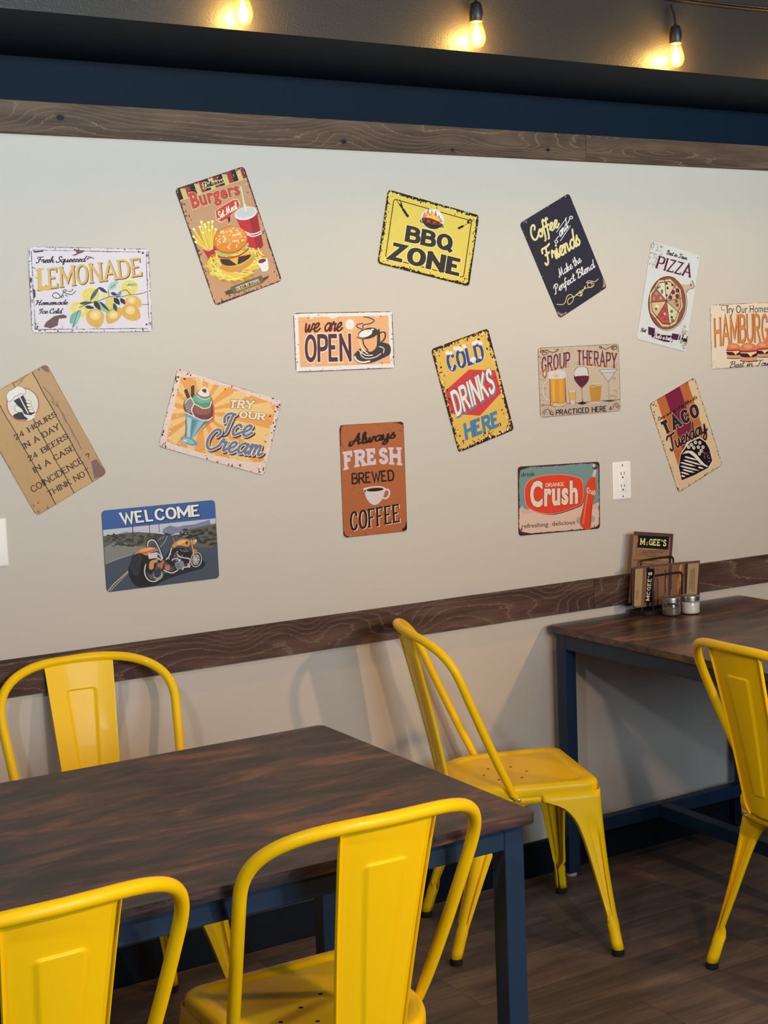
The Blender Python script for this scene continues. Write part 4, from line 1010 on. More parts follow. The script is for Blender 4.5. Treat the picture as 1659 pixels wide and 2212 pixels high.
for x, y, k_ in ((870, 1330, 1.0), (1530, 1300, 1.0), (1205, 1355, 1.22)):
    f = lambda P: [(x+a*k_, y+b*k_) for a, b in P]
    s.ell(x, y+165*k_, 165*k_, 24*k_, '#3a1a1c'); s.poly(f([(-150, 70), (150, 60), (158, 120), (120, 165), (-110, 170), (-152, 130)]), '#e3a276', 4); s.poly(f([(-150, 20), (150, 10), (155, 70), (90, 100), (-100, 100), (-155, 70)]), '#42203a', 4)
    s.poly(f([(-150, 0), (150, -20), (150, 20), (70, 60), (45, 100), (-20, 30), (-150, 25)]), '#f0d99a'); s.poly(f([(-155, -30), (155, -45), (155, -12), (0, 10), (-155, 5)]), '#b8323a', 3)
    s.poly(f([(-155, -30), (-140, -110), (-70, -160), (30, -165), (120, -130), (160, -60), (150, -40), (0, -25)]), '#e0855a', 4); s.ell(x-10*k_, y-100*k_, 80*k_, 40*k_, '#eba678')
s.part('lettering', 'black script reading Best in Town'); s.script('Best in Town', [(760, 1712), (1790, 1655), (1790, 1525), (760, 1580)], K, .09)
s.done()

# 7 we are open
s = Sign('tin_sign', 'orange licence plate style tin sign with a steaming cup and plum capitals', 'sign', [(632.8, 676), (846.8, 672), (851.7, 795.7), (638.5, 804.6)], .3, .153, 1.8891, 1.5803, .0016, '#f0ece8')
s.use(610, 650, 270/1659)
s.border(.0022, .0007, '#4a2840', seed=61); s.flecks(40, '#4a2840', .0025, .009, 62)
q = [s.uv(u, v) for u, v in ((.045, .075), (.955, .075), (.955, .915), (.045, .915))]; s.poly(q, '#eeb587')
s.poly([(590, 200), (760, 196), (700, 225), (650, 235), (605, 215)], '#f0e6dc', 3); s.line([(205, 285), (330, 270), (400, 250)], 5, '#c98a60'); s.flecks(30, '#d89a6a', .002, .03, 63)
for x, y in ((388, 230), (1246, 208), (405, 862), (1255, 828)): s.poly([(x-22, y-16), (x+22, y-18), (x+22, y+16), (x-22, y+18)], '#d9d2cc')
for x, y in ((335, 230), (1300, 208), (1318, 825)): s.ell(x, y, 8, 8, '#6a3a2a')
s.part('lettering', 'dark red script reading we are'); s.script('we', [(290, 414), (478, 402), (478, 190), (290, 200)], '#54181c', .13); s.script('are', [(545, 402), (775, 394), (775, 182), (545, 190)], '#54181c', .13)
s.part('lettering', 'plum capitals reading OPEN'); s.sans('OPEN', [(292, 816), (918, 800), (908, 432), (288, 446)], '#4d2b45', .22, outl=[(.12, '#f4e0c6')])
s.part('illustration', 'white sun disc')
for j in range(18):
    a = j*2*PI/18; s.poly([(890+70*math.cos(a-.09), 312+80*math.sin(a-.09)), (890+104*math.cos(a), 312+112*math.sin(a)), (890+70*math.cos(a+.09), 312+80*math.sin(a+.09))], '#ecd9a0')
s.ell(890, 312, 60, 70, '#f2eeea')
s.part('illustration', 'dark coffee cup on a saucer')
D = '#3b3b42'
s.poly([(942, 735), (965, 690), (1035, 630), (1060, 680), (1250, 560), (1330, 552), (1422, 590), (1425, 700), (1330, 760), (1200, 815), (1060, 835), (970, 800)], D, 4)
s.line([(955, 740), (985, 790), (1060, 815), (1150, 800)], 22, '#f2eee8'); s.line([(1030, 690), (1050, 735), (1120, 765), (1230, 745), (1300, 700)], 12, '#f0e4d8'); s.line([(1280, 605), (1340, 630), (1335, 690)], 12, '#f0e4d8'); s.line([(1010, 660), (1100, 720), (1190, 720)], 14, '#f2eee8')
s.poly([(1000, 480), (1240, 440), (1262, 460), (1250, 600), (1200, 670), (1140, 670), (1060, 620), (1020, 540)], '#efb486', 4); s.poly([(1255, 400), (1285, 385), (1290, 560), (1250, 650), (1190, 700), (1130, 690), (1200, 660), (1245, 590)], D, 3)
s.poly([(1000, 480), (1015, 520), (1070, 640), (1140, 700), (1100, 690), (1040, 620)], '#f2eee8', 3); s.line([(1060, 510), (1080, 590), (1130, 655)], 16, '#4a2520')
s.ell(1130, 425, 132, 66, D, -13); s.ell(1098, 432, 92, 46, '#f4f1ee', -18); s.ell(1188, 380, 20, 12, '#f4f1ee'); s.line([(985, 480), (1060, 505), (1180, 485), (1262, 430), (1280, 385)], 12, '#4a2520'); s.line([(1090, 370), (1150, 410)], 5, '#7a6a62')
s.line([(1288, 425), (1335, 410), (1362, 445), (1345, 510), (1300, 552)], 20, D); s.line([(1290, 405), (1340, 400)], 5, '#f4e8dc')
s.line([(1075, 212), (1150, 225), (1212, 262), (1160, 300), (1070, 320), (1065, 365)], 13, D); s.line([(1060, 300), (990, 315), (985, 345), (1050, 375)], 13, D)
s.done()

# 8 cold drinks
s = Sign('tin_sign', 'rusty yellow tin sign with a red diamond and snow capped blue capitals', 'sign', [(929.8, 753.8), (1053.2, 710.1), (1109.3, 928.5), (990.8, 977.7)], .2, .3, 2.2938, 1.4342, .2699, '#e9bd60')
s.use(900, 690, 230/1659)
s.poly([(440, 1115), (815, 785), (1215, 800), (1310, 1150), (985, 1500), (545, 1470)], '#d2434a')
s.border(.0065, .0052, '#2c1f26', seed=71); s.border(.003, .001, '#241a20', seed=72); s.flecks(200, '#2c1f26', .0042, .026, 73); s.flecks(90, '#f6e6b4', .0035, .02, 74); s.flecks(60, '#2c1f26', .004, .02, 75, True)
s.part('lettering', 'blue capitals with snow reading COLD'); s.sans('COLD', [(498, 838), (1065, 640), (1012, 350), (428, 545)], '#2e4f96', .28, outl=[(.07, '#f4e4b0')])
for x, y in ((475, 520), (520, 530), (600, 460), (650, 455), (680, 475), (740, 430), (885, 385), (930, 360), (985, 380), (860, 640), (885, 625)): s.poly([(x-34, y-14), (x-12, y-36), (x+20, y-30), (x+36, y-6), (x+30, y+26), (x+14, y+14), (x+6, y+40), (x-8, y+16), (x-22, y+34)], '#f3efe6', 3)
for x, y in ((545, 770), (690, 705), (875, 665), (995, 600)): s.ell(x, y, 14, 24, '#f3efe6')
s.part('lettering', 'white capitals reading DRINKS'); s.sans('DRINKS', [(620, 1520), (1232, 1135), (1150, 745), (515, 1130)], '#f2ece2', .22, outl=[(.05, '#5c4a5a')], shadow=(14, 20, '#6a8db4'))
s.part('lettering', 'light blue capitals reading HERE'); s.sans('HERE', [(765, 1880), (1300, 1655), (1262, 1420), (728, 1628)], '#4788b8', .25, outl=[(.04, '#35546e')])
s.done()

# 9 24 hours
s = Sign('tin_sign', 'tan plank pattern tin sign with a beer glass, cut by the left edge', 'sign', [(-61.6, 873.2), (101.7, 784.6), (232.7, 1023.8), (78.1, 1115.7)], .2, .3, 1.0575, 1.3695, .459, '#cfa977')
s.use(0, 770, 260/1598)
s.strip(.79, 1, 0, 1, '#bf9a70', .004); s.strip(0, .27, 0, 1, '#c59e6c', .004); s.border(.001, .0007, '#5a3a34', seed=81); s.flecks(40, '#7a5a5a', .004, .014, 82, True); s.flecks(70, '#a07c58', .0016, .06, 83)
for a in ([(540, 140), (600, 105), (650, 160), (660, 220), (600, 190)], [(1215, 1400), (1290, 1370), (1420, 1545), (1390, 1590), (1260, 1630)]): s.poly(a, '#84665e')
for u in (.27, .53, .795): s.line([s.uv(u+.004*math.sin(i*1.7), i/14) for i in range(15)], 11, '#33221f', 0)
s.lines([[(160, 350), (290, 300), (390, 215)], [(240, 370), (300, 310)], [(580, 400), (690, 530), (720, 610)], [(690, 600), (790, 690), (900, 880), (1010, 1080), (1090, 1240)]], 7, '#5a4034')
for a in ([(740, 600), (770, 610), (800, 700), (785, 700)], [(815, 745), (840, 740), (905, 885), (880, 890)], [(925, 945), (950, 950), (1015, 1080), (985, 1070)]): s.poly(a, '#8d7468')
s.part('illustration', 'foaming beer glass held in a hand inside a circle')
s.ell(300, 635, 222, 225, '#b55a50'); s.ell(300, 635, 208, 212, '#e8e2d8'); s.poly([(165, 780), (280, 735), (320, 790), (370, 830), (300, 840), (220, 830)], '#2a2a30', 3)
s.poly([(140, 570), (290, 500), (340, 520), (400, 690), (480, 760), (440, 800), (350, 790), (250, 700)], '#f0ece6'); s.poly([(175, 585), (305, 510), (350, 600), (400, 690), (470, 745), (410, 780), (330, 770)], '#23252c'); s.line([(255, 530), (370, 750)], 16, '#e8e4de', 0); s.line([(310, 495), (420, 740)], 14, '#cfcac4', 0)
s.poly([(75, 510), (110, 460), (180, 420), (230, 390), (300, 405), (340, 450), (325, 500), (270, 490), (230, 520), (190, 530), (160, 575), (100, 590)], '#efece8', 4); s.line([(75, 510), (110, 460), (180, 420), (230, 390), (300, 405), (340, 450), (325, 500), (270, 490), (230, 520), (190, 530), (160, 575), (100, 590), (75, 510)], 5, '#4a4040')
for x, y in ((375, 600), (385, 645), (400, 690), (415, 725)): s.ell(x, y, 40, 22, '#4a4040', 10); s.ell(x, y, 35, 18, '#eee8e0', 10)
s.poly([(190, 660), (220, 645), (290, 700), (300, 735), (230, 735), (195, 710)], '#eee8e0', 3); s.line([(190, 660), (220, 645), (290, 700), (300, 735), (230, 735), (195, 710), (190, 660)], 5, '#4a4040'); s.poly([(345, 855), (400, 790), (470, 790), (430, 830)], '#f0ece6')
TX = '#43292c'
for nm, q in (('24 HOURS', [(200, 1118), (768, 788), (732, 728), (162, 1050)]), ('IN A DAY', [(310, 1240), (808, 958), (770, 890), (272, 1170)]), ('24 BEERS', [(382, 1400), (920, 1088), (885, 1022), (345, 1335)]), ('IN A CASE', [(452, 1555), (1010, 1235), (972, 1168), (415, 1487)])):
    s.part('lettering', 'brown serif capitals reading '+nm); s.stroke(nm, q, TX, .2, serif=.14, st=.1, contrast=.6, gap=.25)
for nm, q in (('COINCIDENCE ?', [(425, 1818), (1225, 1352), (1182, 1278), (382, 1738)]), ('THINK NOT', [(650, 1870), (1220, 1552), (1180, 1480), (608, 1800)])):
    s.part('lettering', 'brown capitals reading '+nm.strip(' ?')); s.sans(nm, q, TX, .15)
s.done()
# 10 ice cream
s = Sign('tin_sign', 'orange sunburst tin sign with an ice cream sundae in a blue glass', 'sign', [(381.7, 796), (609.3, 865.5), (569.8, 1027.5), (342.2, 963.9)], .3, .2, 1.5227, 1.3844, -.3134, '#ecd6ce')
s.use(320, 770, 320/1659)
inner = [(360, 235), (530, 240), (700, 310), (900, 345), (1040, 395), (1200, 455), (1425, 535), (1400, 700), (1350, 900), (1290, 1190), (1150, 1180), (960, 1150), (850, 1125), (600, 1080), (420, 1020), (210, 960), (225, 800), (280, 600), (320, 400)]
s.poly(inner, '#f0a657')
cx, cy = 590, 620
for a0, a1 in ((-100, -88), (-76, -66), (-56, -44), (-30, -18), (-8, 2), (14, 34), (44, 58), (72, 84), (100, 112), (128, 142), (152, 164), (176, 188), (200, 212), (222, 234)):
    P = []
    for a in (a0, a1):
        d = (math.cos(math.radians(a)), math.sin(math.radians(a))); best = 900
        for i in range(len(inner)):
            p, q = Vector(inner[i]), Vector(inner[(i+1) % len(inner)]); e = q-p; den = d[0]*e.y-d[1]*e.x
            if abs(den) > 1e-6:
                t = ((p.x-cx)*e.y-(p.y-cy)*e.x)/den; u = ((p.x-cx)*d[1]-(p.y-cy)*d[0])/den
                if t > 0 and 0 <= u <= 1: best = min(best, t)
        P.append((cx+d[0]*best, cy+d[1]*best))
    s.poly([(cx, cy)]+P, '#f4cd86')
s.flecks(160, '#f0dccf', .004, .036, 92); s.flecks(60, '#e0a680', .003, .04, 93); s.border(.0008, .0005, '#2c1a22', seed=94); s.flecks(70, '#3a1c26', .0038, .014, 95); s.flecks(50, '#3a1c26', .003, .022, 96, True)
s.part('lettering', 'cream slab capitals reading TRY OUR'); s.stroke('TRY', [(892, 578), (1172, 590), (1190, 498), (905, 482)], '#f3e6cc', .26, serif=.16, st=.2, gap=.3, outl=[(.1, '#4a3a34')]); s.stroke('OUR', [(1005, 692), (1305, 716), (1318, 640), (1018, 610)], '#f3e6cc', .26, serif=.16, st=.2, gap=.32, outl=[(.1, '#4a3a34')])
s.part('lettering', 'slate blue script reading Ice Cream')
o_ = [(.16, '#f4e8d0'), (.08, '#55607e'), (.0, '#6d7896')]
s.script('Ice', [(800, 868), (1130, 890), (1160, 660), (815, 632)], '#707b9a', .125, outl=[(.075, '#f4e8d0')], shadow=(14, 16, '#4a3434'), gap=.05)
s.script('Cream', [(625, 1028), (1265, 1112), (1300, 890), (650, 800)], '#707b9a', .125, outl=[(.075, '#f4e8d0')], shadow=(14, 16, '#4a3434'), gap=.05)
s.part('illustration', 'ice cream scoops in a blue sundae glass')
s.use(370, 810, 110/1431)
s.poly([(1000, 600), (1130, 640), (1200, 950), (1190, 1270), (1050, 1380), (800, 1600), (640, 1800), (780, 1900), (790, 2000), (700, 2060), (500, 2010), (640, 1800), (1030, 1300)], '#d27a50')
for a, b in (((380, 420), (470, 650)), ((580, 310), (580, 600))): s.line([a, b], 92, '#2b1a1c', 0); s.line([a, b], 62, '#4d3a3e', 0); s.ell(a[0]-8, a[1]-10, 40, 26, '#ece4dc', -20); s.ell(a[0], a[1], 32, 18, '#33211f', -20)
s.poly([(365, 1080), (700, 1200), (1040, 1300), (800, 1500), (580, 1810), (380, 1800), (400, 1500), (400, 1250)], '#79a9b8'); s.poly([(420, 1180), (560, 1220), (520, 1500), (510, 1800), (430, 1800), (440, 1500)], '#b4d2d8'); s.poly([(560, 1250), (700, 1270), (600, 1550), (540, 1800), (520, 1800), (545, 1500)], '#5d8ea2'); s.poly([(760, 1290), (900, 1300), (700, 1580), (590, 1790), (560, 1800), (650, 1560)], '#9cc3cc'); s.poly([(940, 1300), (1020, 1300), (780, 1520), (640, 1740), (740, 1540)], '#4f7f94'); s.line([(395, 1260), (400, 1500), (385, 1800)], 16, '#3c4a50', 0)
s.ell(490, 1860, 255, 105, '#6ea2b8', 22, 30); s.ell(470, 1850, 170, 62, '#93c0cc', 22, 30); s.ring(490, 1870, 245, 92, 12, '#e8efef', 22, 24, 20, 160); s.ell(370, 1840, 60, 26, '#dcebee', 20)
s.poly([(330, 800), (380, 720), (520, 640), (600, 800), (600, 1000), (600, 1170), (440, 1080), (350, 980)], '#4a3436', 4); s.poly([(350, 810), (400, 740), (520, 660), (610, 820), (540, 1060), (440, 1040), (370, 940)], '#9b8787', 4)
s.poly([(560, 980), (620, 840), (1080, 800), (1150, 950), (1150, 1160), (1080, 1250), (850, 1250), (660, 1180)], '#7a3f46', 5); s.poly([(600, 980), (660, 880), (1050, 860), (1090, 1000), (1020, 1120), (780, 1120), (660, 1080)], '#9d5c56', 5); s.line([(870, 1110), (960, 1120), (1060, 1080)], 12, '#6a343c')
s.line([(540, 650), (620, 800), (560, 940), (570, 1060), (650, 1190)], 30, '#f4efe8'); s.line([(380, 1050), (520, 1120), (700, 1210), (850, 1270), (1030, 1260), (1130, 1190)], 26, '#f4efe8'); s.line([(360, 790), (440, 690), (540, 630)], 26, '#efe0ee')
s.poly([(580, 640), (700, 540), (1060, 580), (1090, 760), (1050, 890), (900, 940), (780, 890), (660, 830)], '#5b9d83', 5); s.poly([(600, 650), (700, 580), (1050, 640), (1060, 760), (880, 800), (700, 760)], '#74b99c', 5); s.line([(640, 830), (760, 880), (880, 945), (1050, 905), (1100, 750)], 24, '#f4efe8'); s.line([(870, 770), (950, 790), (1040, 770)], 10, '#4c8a74')
s.poly([(700, 540), (730, 450), (850, 360), (960, 370), (1050, 490), (1060, 590), (960, 660), (820, 640)], '#7f7a70', 5); s.poly([(720, 520), (770, 430), (870, 340), (970, 370), (1045, 500), (1040, 580), (940, 620), (820, 600)], '#efeae0', 5); s.line([(690, 560), (800, 660), (960, 690), (1070, 630)], 16, '#f4efe8')
s.poly([(835, 430), (880, 400), (950, 400), (960, 480), (930, 510), (860, 470)], '#5d2236', 4); s.poly([(850, 430), (900, 410), (900, 450)], '#8a4a5c')
s.done()

# 11 always fresh
s = Sign('tin_sign', 'upright rust brown tin sign with a white coffee cup', 'sign', [(732.3, 918.2), (870.5, 911), (878.4, 1147.5), (742.8, 1161.3)], .2, .3, 1.9612, 1.2103, -.0028, '#b5683f')
s.use(710, 890, 200/1526)
s.border(.0009, .0006, '#2a1618', seed=101)
for a in ([(180, 225), (235, 215), (205, 250), (195, 400), (205, 560), (190, 560)], [(1040, 180), (1215, 170), (1222, 280), (1205, 215), (1150, 195)], [(240, 1900), (275, 2025), (350, 2055), (260, 2065)], [(1275, 1800), (1280, 1950), (1170, 1960), (1240, 1900)]): s.poly(a, '#241416')
s.flecks(40, '#d9c0b4', .0016, .005, 102, True); s.flecks(60, '#a05a36', .004, .08, 103)
s.part('lettering', 'black script reading Always'); s.script('Always', [(345, 560), (1085, 430), (1065, 270), (340, 375)], K, .16, gap=.02, slant=.1)
s.part('lettering', 'pinkish white slab capitals reading FRESH'); s.stroke('FRESH', [(258, 962), (1190, 890), (1178, 588), (242, 655)], '#dccbd2', .3, serif=.2, st=.16, gap=.42, arc=52, top_arc=20)
s.part('lettering', 'black capitals reading BREWED'); s.sans('BREWED', [(376, 1198), (1082, 1140), (1070, 952), (372, 1010)], K, .2); s.poly([(385, 1045), (420, 1060), (450, 1020), (450, 1070), (420, 1082)], '#b5683f')
s.part('illustration', 'white coffee cup')
s.ring(935, 1355, 55, 78, 28, '#ded0d4', 25, 30, -150, 160); s.poly([(580, 1300), (600, 1250), (915, 1250), (915, 1330), (870, 1450), (790, 1525), (710, 1525), (630, 1440)], '#ded0d4', 4); s.ell(748, 1272, 168, 46, '#ece2e2', -4); s.ell(752, 1276, 150, 36, '#d8a880', -4); s.ell(758, 1284, 140, 28, '#1c1012', -4); s.poly([(585, 1290), (612, 1285), (598, 1350)], '#1c1012'); s.flecks(1, '#ded0d4', .001, .001)
s.part('lettering', 'black serif capitals with white edges reading COFFEE'); s.stroke('COFFEE', [(352, 1962), (1178, 1812), (1165, 1512), (345, 1650)], '#1a1012', .2, contrast=.5, serif=.14, st=.07, gap=.28, shadow=(14, 8, '#efdccb'))
s.done()

# 12 group therapy
s = Sign('tin_sign', 'beige tin sign with a row of five drinks', 'sign', [(1161.2, 751.9), (1336.9, 742.6), (1339.6, 887.1), (1165.9, 902.4)], .3, .2, 2.6728, 1.4481, .0138, '#cbb8a4')
s.use(1140, 730, 220/1659)
s.border(.0012, .0003, '#3a2226', seed=111); s.flecks(160, '#b49a80', .005, .05, 112); s.flecks(60, '#a8745c', .005, .02, 113, True)
s.poly([(205, 1105), (1500, 995), (1502, 1180), (210, 1290)], '#c5afa0'); s.line([(200, 1105), (1500, 995)], 7, K, 0)
s.lines([[(300, 245), (260, 230), (230, 270), (290, 275), (310, 245), (250, 225), (200, 240), (215, 210), (300, 205), (400, 240), (480, 220), (500, 190), (470, 190), (470, 215)], [(1165, 150), (1195, 140), (1200, 170), (1175, 165), (1180, 140), (1260, 185), (1330, 160), (1390, 130), (1455, 150), (1440, 185), (1380, 185), (1370, 160), (1410, 155)], [(230, 1230), (270, 1180), (330, 1165), (370, 1240), (410, 1240), (370, 1190), (350, 1230), (400, 1260)], [(250, 1250), (290, 1200)], [(1320, 1150), (1350, 1110), (1330, 1170), (1380, 1130), (1400, 1080), (1440, 1060), (1490, 1120)], [(1420, 1090), (1440, 1130)], [(1450, 1100), (1475, 1150)]], 10, '#241a1c')
s.part('lettering', 'purple and orange capitals reading GROUP THERAPY')
for q, t in (([(215, 585), (690, 480), (690, 225), (215, 320)], 'GROUP'), ([(798, 445), (1448, 500), (1455, 248), (795, 195)], 'THERAPY')):
    s.stroke(t, q, '#6f3346', .24, serif=.12, st=.1, contrast=.6, gap=.32, outl=[(.06, '#e6d9c8')], arc=8)
    h_ = [q[0], q[1], tuple(Vector(q[1]).lerp(Vector(q[2]), .36)), tuple(Vector(q[0]).lerp(Vector(q[3]), .36))]
    s.lines([[tuple(Vector(q[0]).lerp(Vector(q[1]), (i+.5)/(5*len(t)))+Vector((0, -12))), tuple(Vector(q[0]).lerp(Vector(q[1]), (i+.5)/(5*len(t)))+Vector((0, -50-14*(i % 3))))] for i in range(5*len(t)) if i % 5 in (0, 1, 3)], 9, '#c98a5a', 0)
s.poly([(240, 560), (300, 470), (300, 640), (270, 670), (235, 620)], '#a8603e'); s.poly([(250, 580), (285, 520), (285, 610), (265, 640)], '#e6d2b4')
s.part('illustration', 'mug of beer'); s.ring(345, 850, 105, 165, 34, '#8a7a76', 0, 30, 90, 270); s.ring(345, 850, 105, 165, 24, '#ddd2cc', 0, 30, 90, 270)
s.poly([(345, 650), (605, 650), (625, 1080), (590, 1110), (420, 1125), (355, 1100)], '#8a5a3a'); s.poly([(355, 665), (595, 665), (605, 1060), (370, 1075)], '#d9973e'); s.poly([(380, 680), (430, 680), (440, 1050), (395, 1050)], '#e4ad55'); s.poly([(500, 680), (560, 680), (570, 1050), (510, 1050)], '#e0a548'); s.poly([(375, 1060), (605, 1050), (590, 1100), (420, 1115)], '#d9bf9a', 3); s.lines([[(395, 1090), (420, 1050), (500, 1060), (560, 1050), (580, 1080)]], 8, '#4a2a1c')
s.poly([(330, 660), (335, 570), (390, 540), (440, 545), (480, 515), (540, 530), (600, 545), (605, 650), (480, 670)], '#dbd4d8', 5); s.ell(460, 620, 45, 30, '#dcc288')
s.part('illustration', 'small shot glass'); s.poly([(658, 860), (772, 855), (762, 1075), (690, 1085)], '#d6ccc8'); s.poly([(672, 885), (765, 880), (755, 1015), (690, 1020)], '#dfae4c'); s.lines([[(658, 862), (690, 1085)], [(772, 857), (764, 1075)]], 6, '#4a3a3a', 0)
s.part('illustration', 'glass of red wine'); s.poly([(790, 485), (955, 480), (990, 600), (985, 690), (930, 770), (875, 810), (830, 780), (760, 690), (752, 600)], '#5a4a4c', 4); s.poly([(795, 490), (950, 486), (980, 600), (975, 620), (765, 630)], '#d9d4d6', 3); s.poly([(762, 632), (980, 618), (975, 690), (920, 765), (875, 795), (830, 770), (772, 690)], '#632436', 3); s.line([(875, 800), (885, 1030)], 14, '#5a4a4c', 0); s.line([(878, 830), (884, 1000)], 5, '#d6cccc', 0); s.poly([(795, 1072), (880, 1030), (960, 1062), (880, 1085)], '#241a1e')
s.part('illustration', 'tumbler of whiskey'); s.poly([(975, 745), (1210, 740), (1180, 1050), (1020, 1065)], '#cfc0b4'); s.poly([(990, 765), (1200, 760), (1172, 1030), (1022, 1040)], '#c08f45'); s.flecks(1, '#cbb8a4', .0005, .001); s.lines([[(1000, 770), (1040, 800), (1100, 780), (1180, 775)]], 10, '#e0c890'); s.ell(1090, 1052, 66, 14, '#cfc4c8')
s.part('illustration', 'martini glass'); s.poly([(1150, 520), (1460, 510), (1330, 700), (1290, 700)], '#8f9298'); s.poly([(1170, 528), (1440, 520), (1415, 550), (1200, 560)], '#d4d6da'); s.poly([(1205, 570), (1408, 562), (1322, 690), (1292, 690)], '#c9c4c2'); s.line([(1310, 700), (1325, 1020)], 20, '#8f9298', 0); s.line([(1314, 720), (1326, 1000)], 7, '#d4d2d4', 0); s.poly([(1215, 1030), (1320, 1008), (1430, 1018), (1320, 1035)], '#3a3438')
s.part('lettering', 'black capitals reading PRACTICED HERE'); s.sans('PRACTICED HERE', [(445, 1258), (1282, 1188), (1278, 1098), (450, 1172)], '#120e10', .2)
s.done()

# 13 taco tuesday
s = Sign('tin_sign', 'cream tin sign with orange and maroon stripes and a black taco', 'sign', [(1400.9, 873.4), (1500.9, 814.6), (1561, 1003.8), (1464.2, 1064.6)], .2, .3, 3.0842, 1.2637, .3808, '#e2c6a0')
s.use(1380, 800, 200/1580)
for u0, u1, c in ((.16, .34, '#c06d3c'), (.34, .66, '#7f2440'), (.66, .84, '#c06d3c')):
    P = [s.uv(u0, .0), s.uv(u1, .0), s.uv(u1, .70 if u1 < .8 else .6), s.uv(u0, .8 if u0 < .3 else .70)]; s.poly(P, c)
s.border(.0013, .0013, '#2e181a', seed=121); s.flecks(90, '#2e181a', .003, .006, 122); s.flecks(70, '#3a1c1c', .0035, .012, 123, True)
s.part('lettering', 'small black script above the word TACO'); s.script("Live every day like it's", [(315, 868), (995, 478), (970, 425), (292, 820)], '#2a1a1c', .14)
s.part('lettering', 'black slab capitals reading TACO'); s.stroke('TACO', [(425, 1110), (1050, 775), (985, 545), (330, 905)], '#26262e', .34, serif=.10, st=.15, contrast=.8, gap=.44, outl=[(.1, '#e4bfa0')])
s.part('lettering', 'black script reading Tuesday'); s.script('Tuesday', [(520, 1385), (1165, 1035), (1080, 800), (430, 1150)], '#1e1a20', .12, outl=[(.08, '#d9a98c')], slant=.1)
s.part('illustration', 'black and white filled taco')
s.poly([(660, 1660), (700, 1430), (760, 1330), (820, 1220), (900, 1190), (1030, 1135), (1130, 1200), (1150, 1270), (1220, 1350), (1255, 1560), (1200, 1660), (1000, 1760), (720, 1880)], '#f0dcc4')
s.poly([(670, 1650), (705, 1440), (790, 1320), (860, 1230), (920, 1200), (1030, 1155), (1130, 1220), (1200, 1340), (1248, 1540), (1180, 1660), (950, 1780), (720, 1875)], '#17151a')
s.poly([(720, 1440), (800, 1370), (900, 1375), (980, 1440), (1060, 1540), (1120, 1600), (1185, 1640), (1150, 1650), (1050, 1600), (930, 1470), (850, 1410), (760, 1420)], '#efe0cc')
rg = random.Random(4)
for x, y in ((890, 1270), (960, 1230), (1035, 1235), (930, 1320), (1010, 1310), (1090, 1310), (1060, 1370), (1030, 1420), (840, 1310)): s.poly([(x-30, y-14), (x+4, y-34), (x+30, y-8), (x+16, y+30), (x-18, y+26)], '#eadcc8'); s.poly([(x-8, y-8), (x+12, y-18), (x+10, y+14)], '#2a2226')
for _ in range(26):
    x, y = rg.uniform(1085, 1215), rg.uniform(1390, 1590)
    if x < 1085+(y-1390)*.3: continue
    s.ell(x, y, 13, 8, '#8a6470', rg.uniform(0, 180), 8)
for a, b in (((765, 1470), (1000, 1535)), ((745, 1525), (1075, 1620)), ((690, 1570), (970, 1640)), ((1000, 1650), (1100, 1675)), ((690, 1630), (1035, 1715)), ((730, 1690), (950, 1745)), ((700, 1735), (860, 1780)), ((710, 1795), (785, 1815))):
    A, B = Vector(a), Vector(b); d = (B-A); n = Vector((-d.y, d.x)).normalized()*13; s.poly([A, A.lerp(B, .15)+n, A.lerp(B, .7)+n, B, A.lerp(B, .7)-n, A.lerp(B, .15)-n], '#f2e6d8')
s.done()

# 14 orange soda
s = Sign('tin_sign', 'teal and pink tin sign with an orange oval and a soda bottle', 'sign', [(1118.4, 1008.8), (1294, 997.5), (1294, 1140.8), (1120.1, 1157.4)], .3, .2, 2.5868, 1.1082, -.0186, '#e6c5b4')
s.use(1100, 980, 290/1659)
s.poly([s.uv(.01, .01), s.uv(.99, .01), s.uv(.99, .6), (1060, 620), (980, 640), (900, 600), (700, 640), (500, 650), (250, 690), (180, 680), (140, 670), s.uv(.01, .62)], '#7a9a98')
s.poly([(140, 690), (160, 640), (200, 690), (330, 700), (300, 730), (160, 740)], '#dcb8ac', 3); s.poly([(1010, 660), (1060, 610), (1100, 620), (1100, 690)], '#dcb8ac', 3)
s.border(.0042, .0022, '#4a2a30', seed=131); s.flecks(60, '#4a2a30', .004, .012, 132, True)
for a in ([(110, 160), (300, 150), (230, 180), (140, 210), (125, 320)], [(960, 110), (1105, 105), (1105, 210), (1085, 150), (1030, 125)], [(1030, 920), (1095, 870), (1110, 830), (1108, 915)], [(120, 920), (150, 960), (300, 985), (120, 1005)]): s.poly(a, '#4a2a30')
s.flecks(50, '#6a5a58', .0016, .1, 133)
s.part('illustration', 'orange oval badge')
ov = [(205, 400), (330, 300), (600, 265), (800, 290), (895, 350), (895, 590), (800, 660), (560, 735), (400, 730), (260, 680), (205, 600)]
s.poly([(x+12, y+14) for x, y in ov], '#33191c', 6); s.poly([(552+(x-552)*1.02, 500+(y-500)*1.03) for x, y in ov], '#f0a58c', 6); s.poly(ov, '#e8492f', 6)
s.part('lettering', 'cream capitals reading ORANGE'); s.sans('ORANGE', [(445, 416), (682, 400), (682, 352), (445, 368)], '#f2dccb', .18)
s.part('lettering', 'large cream letters reading Crush'); s.text('Crush', [(258, 652), (842, 602), (842, 348), (258, 358)], '#f0dccb', .04, [(.014, '#5a1a22')])
s.part('lettering', 'black letters reading drink'); s.text('drink', [(145, 290), (318, 280), (318, 230), (145, 240)], K, .004)
s.part('lettering', 'black letters reading refreshing delicious'); s.text('refreshing  delicious', [(155, 920), (805, 865), (805, 815), (155, 868)], K, .004)
s.part('illustration', 'orange soda bottle')
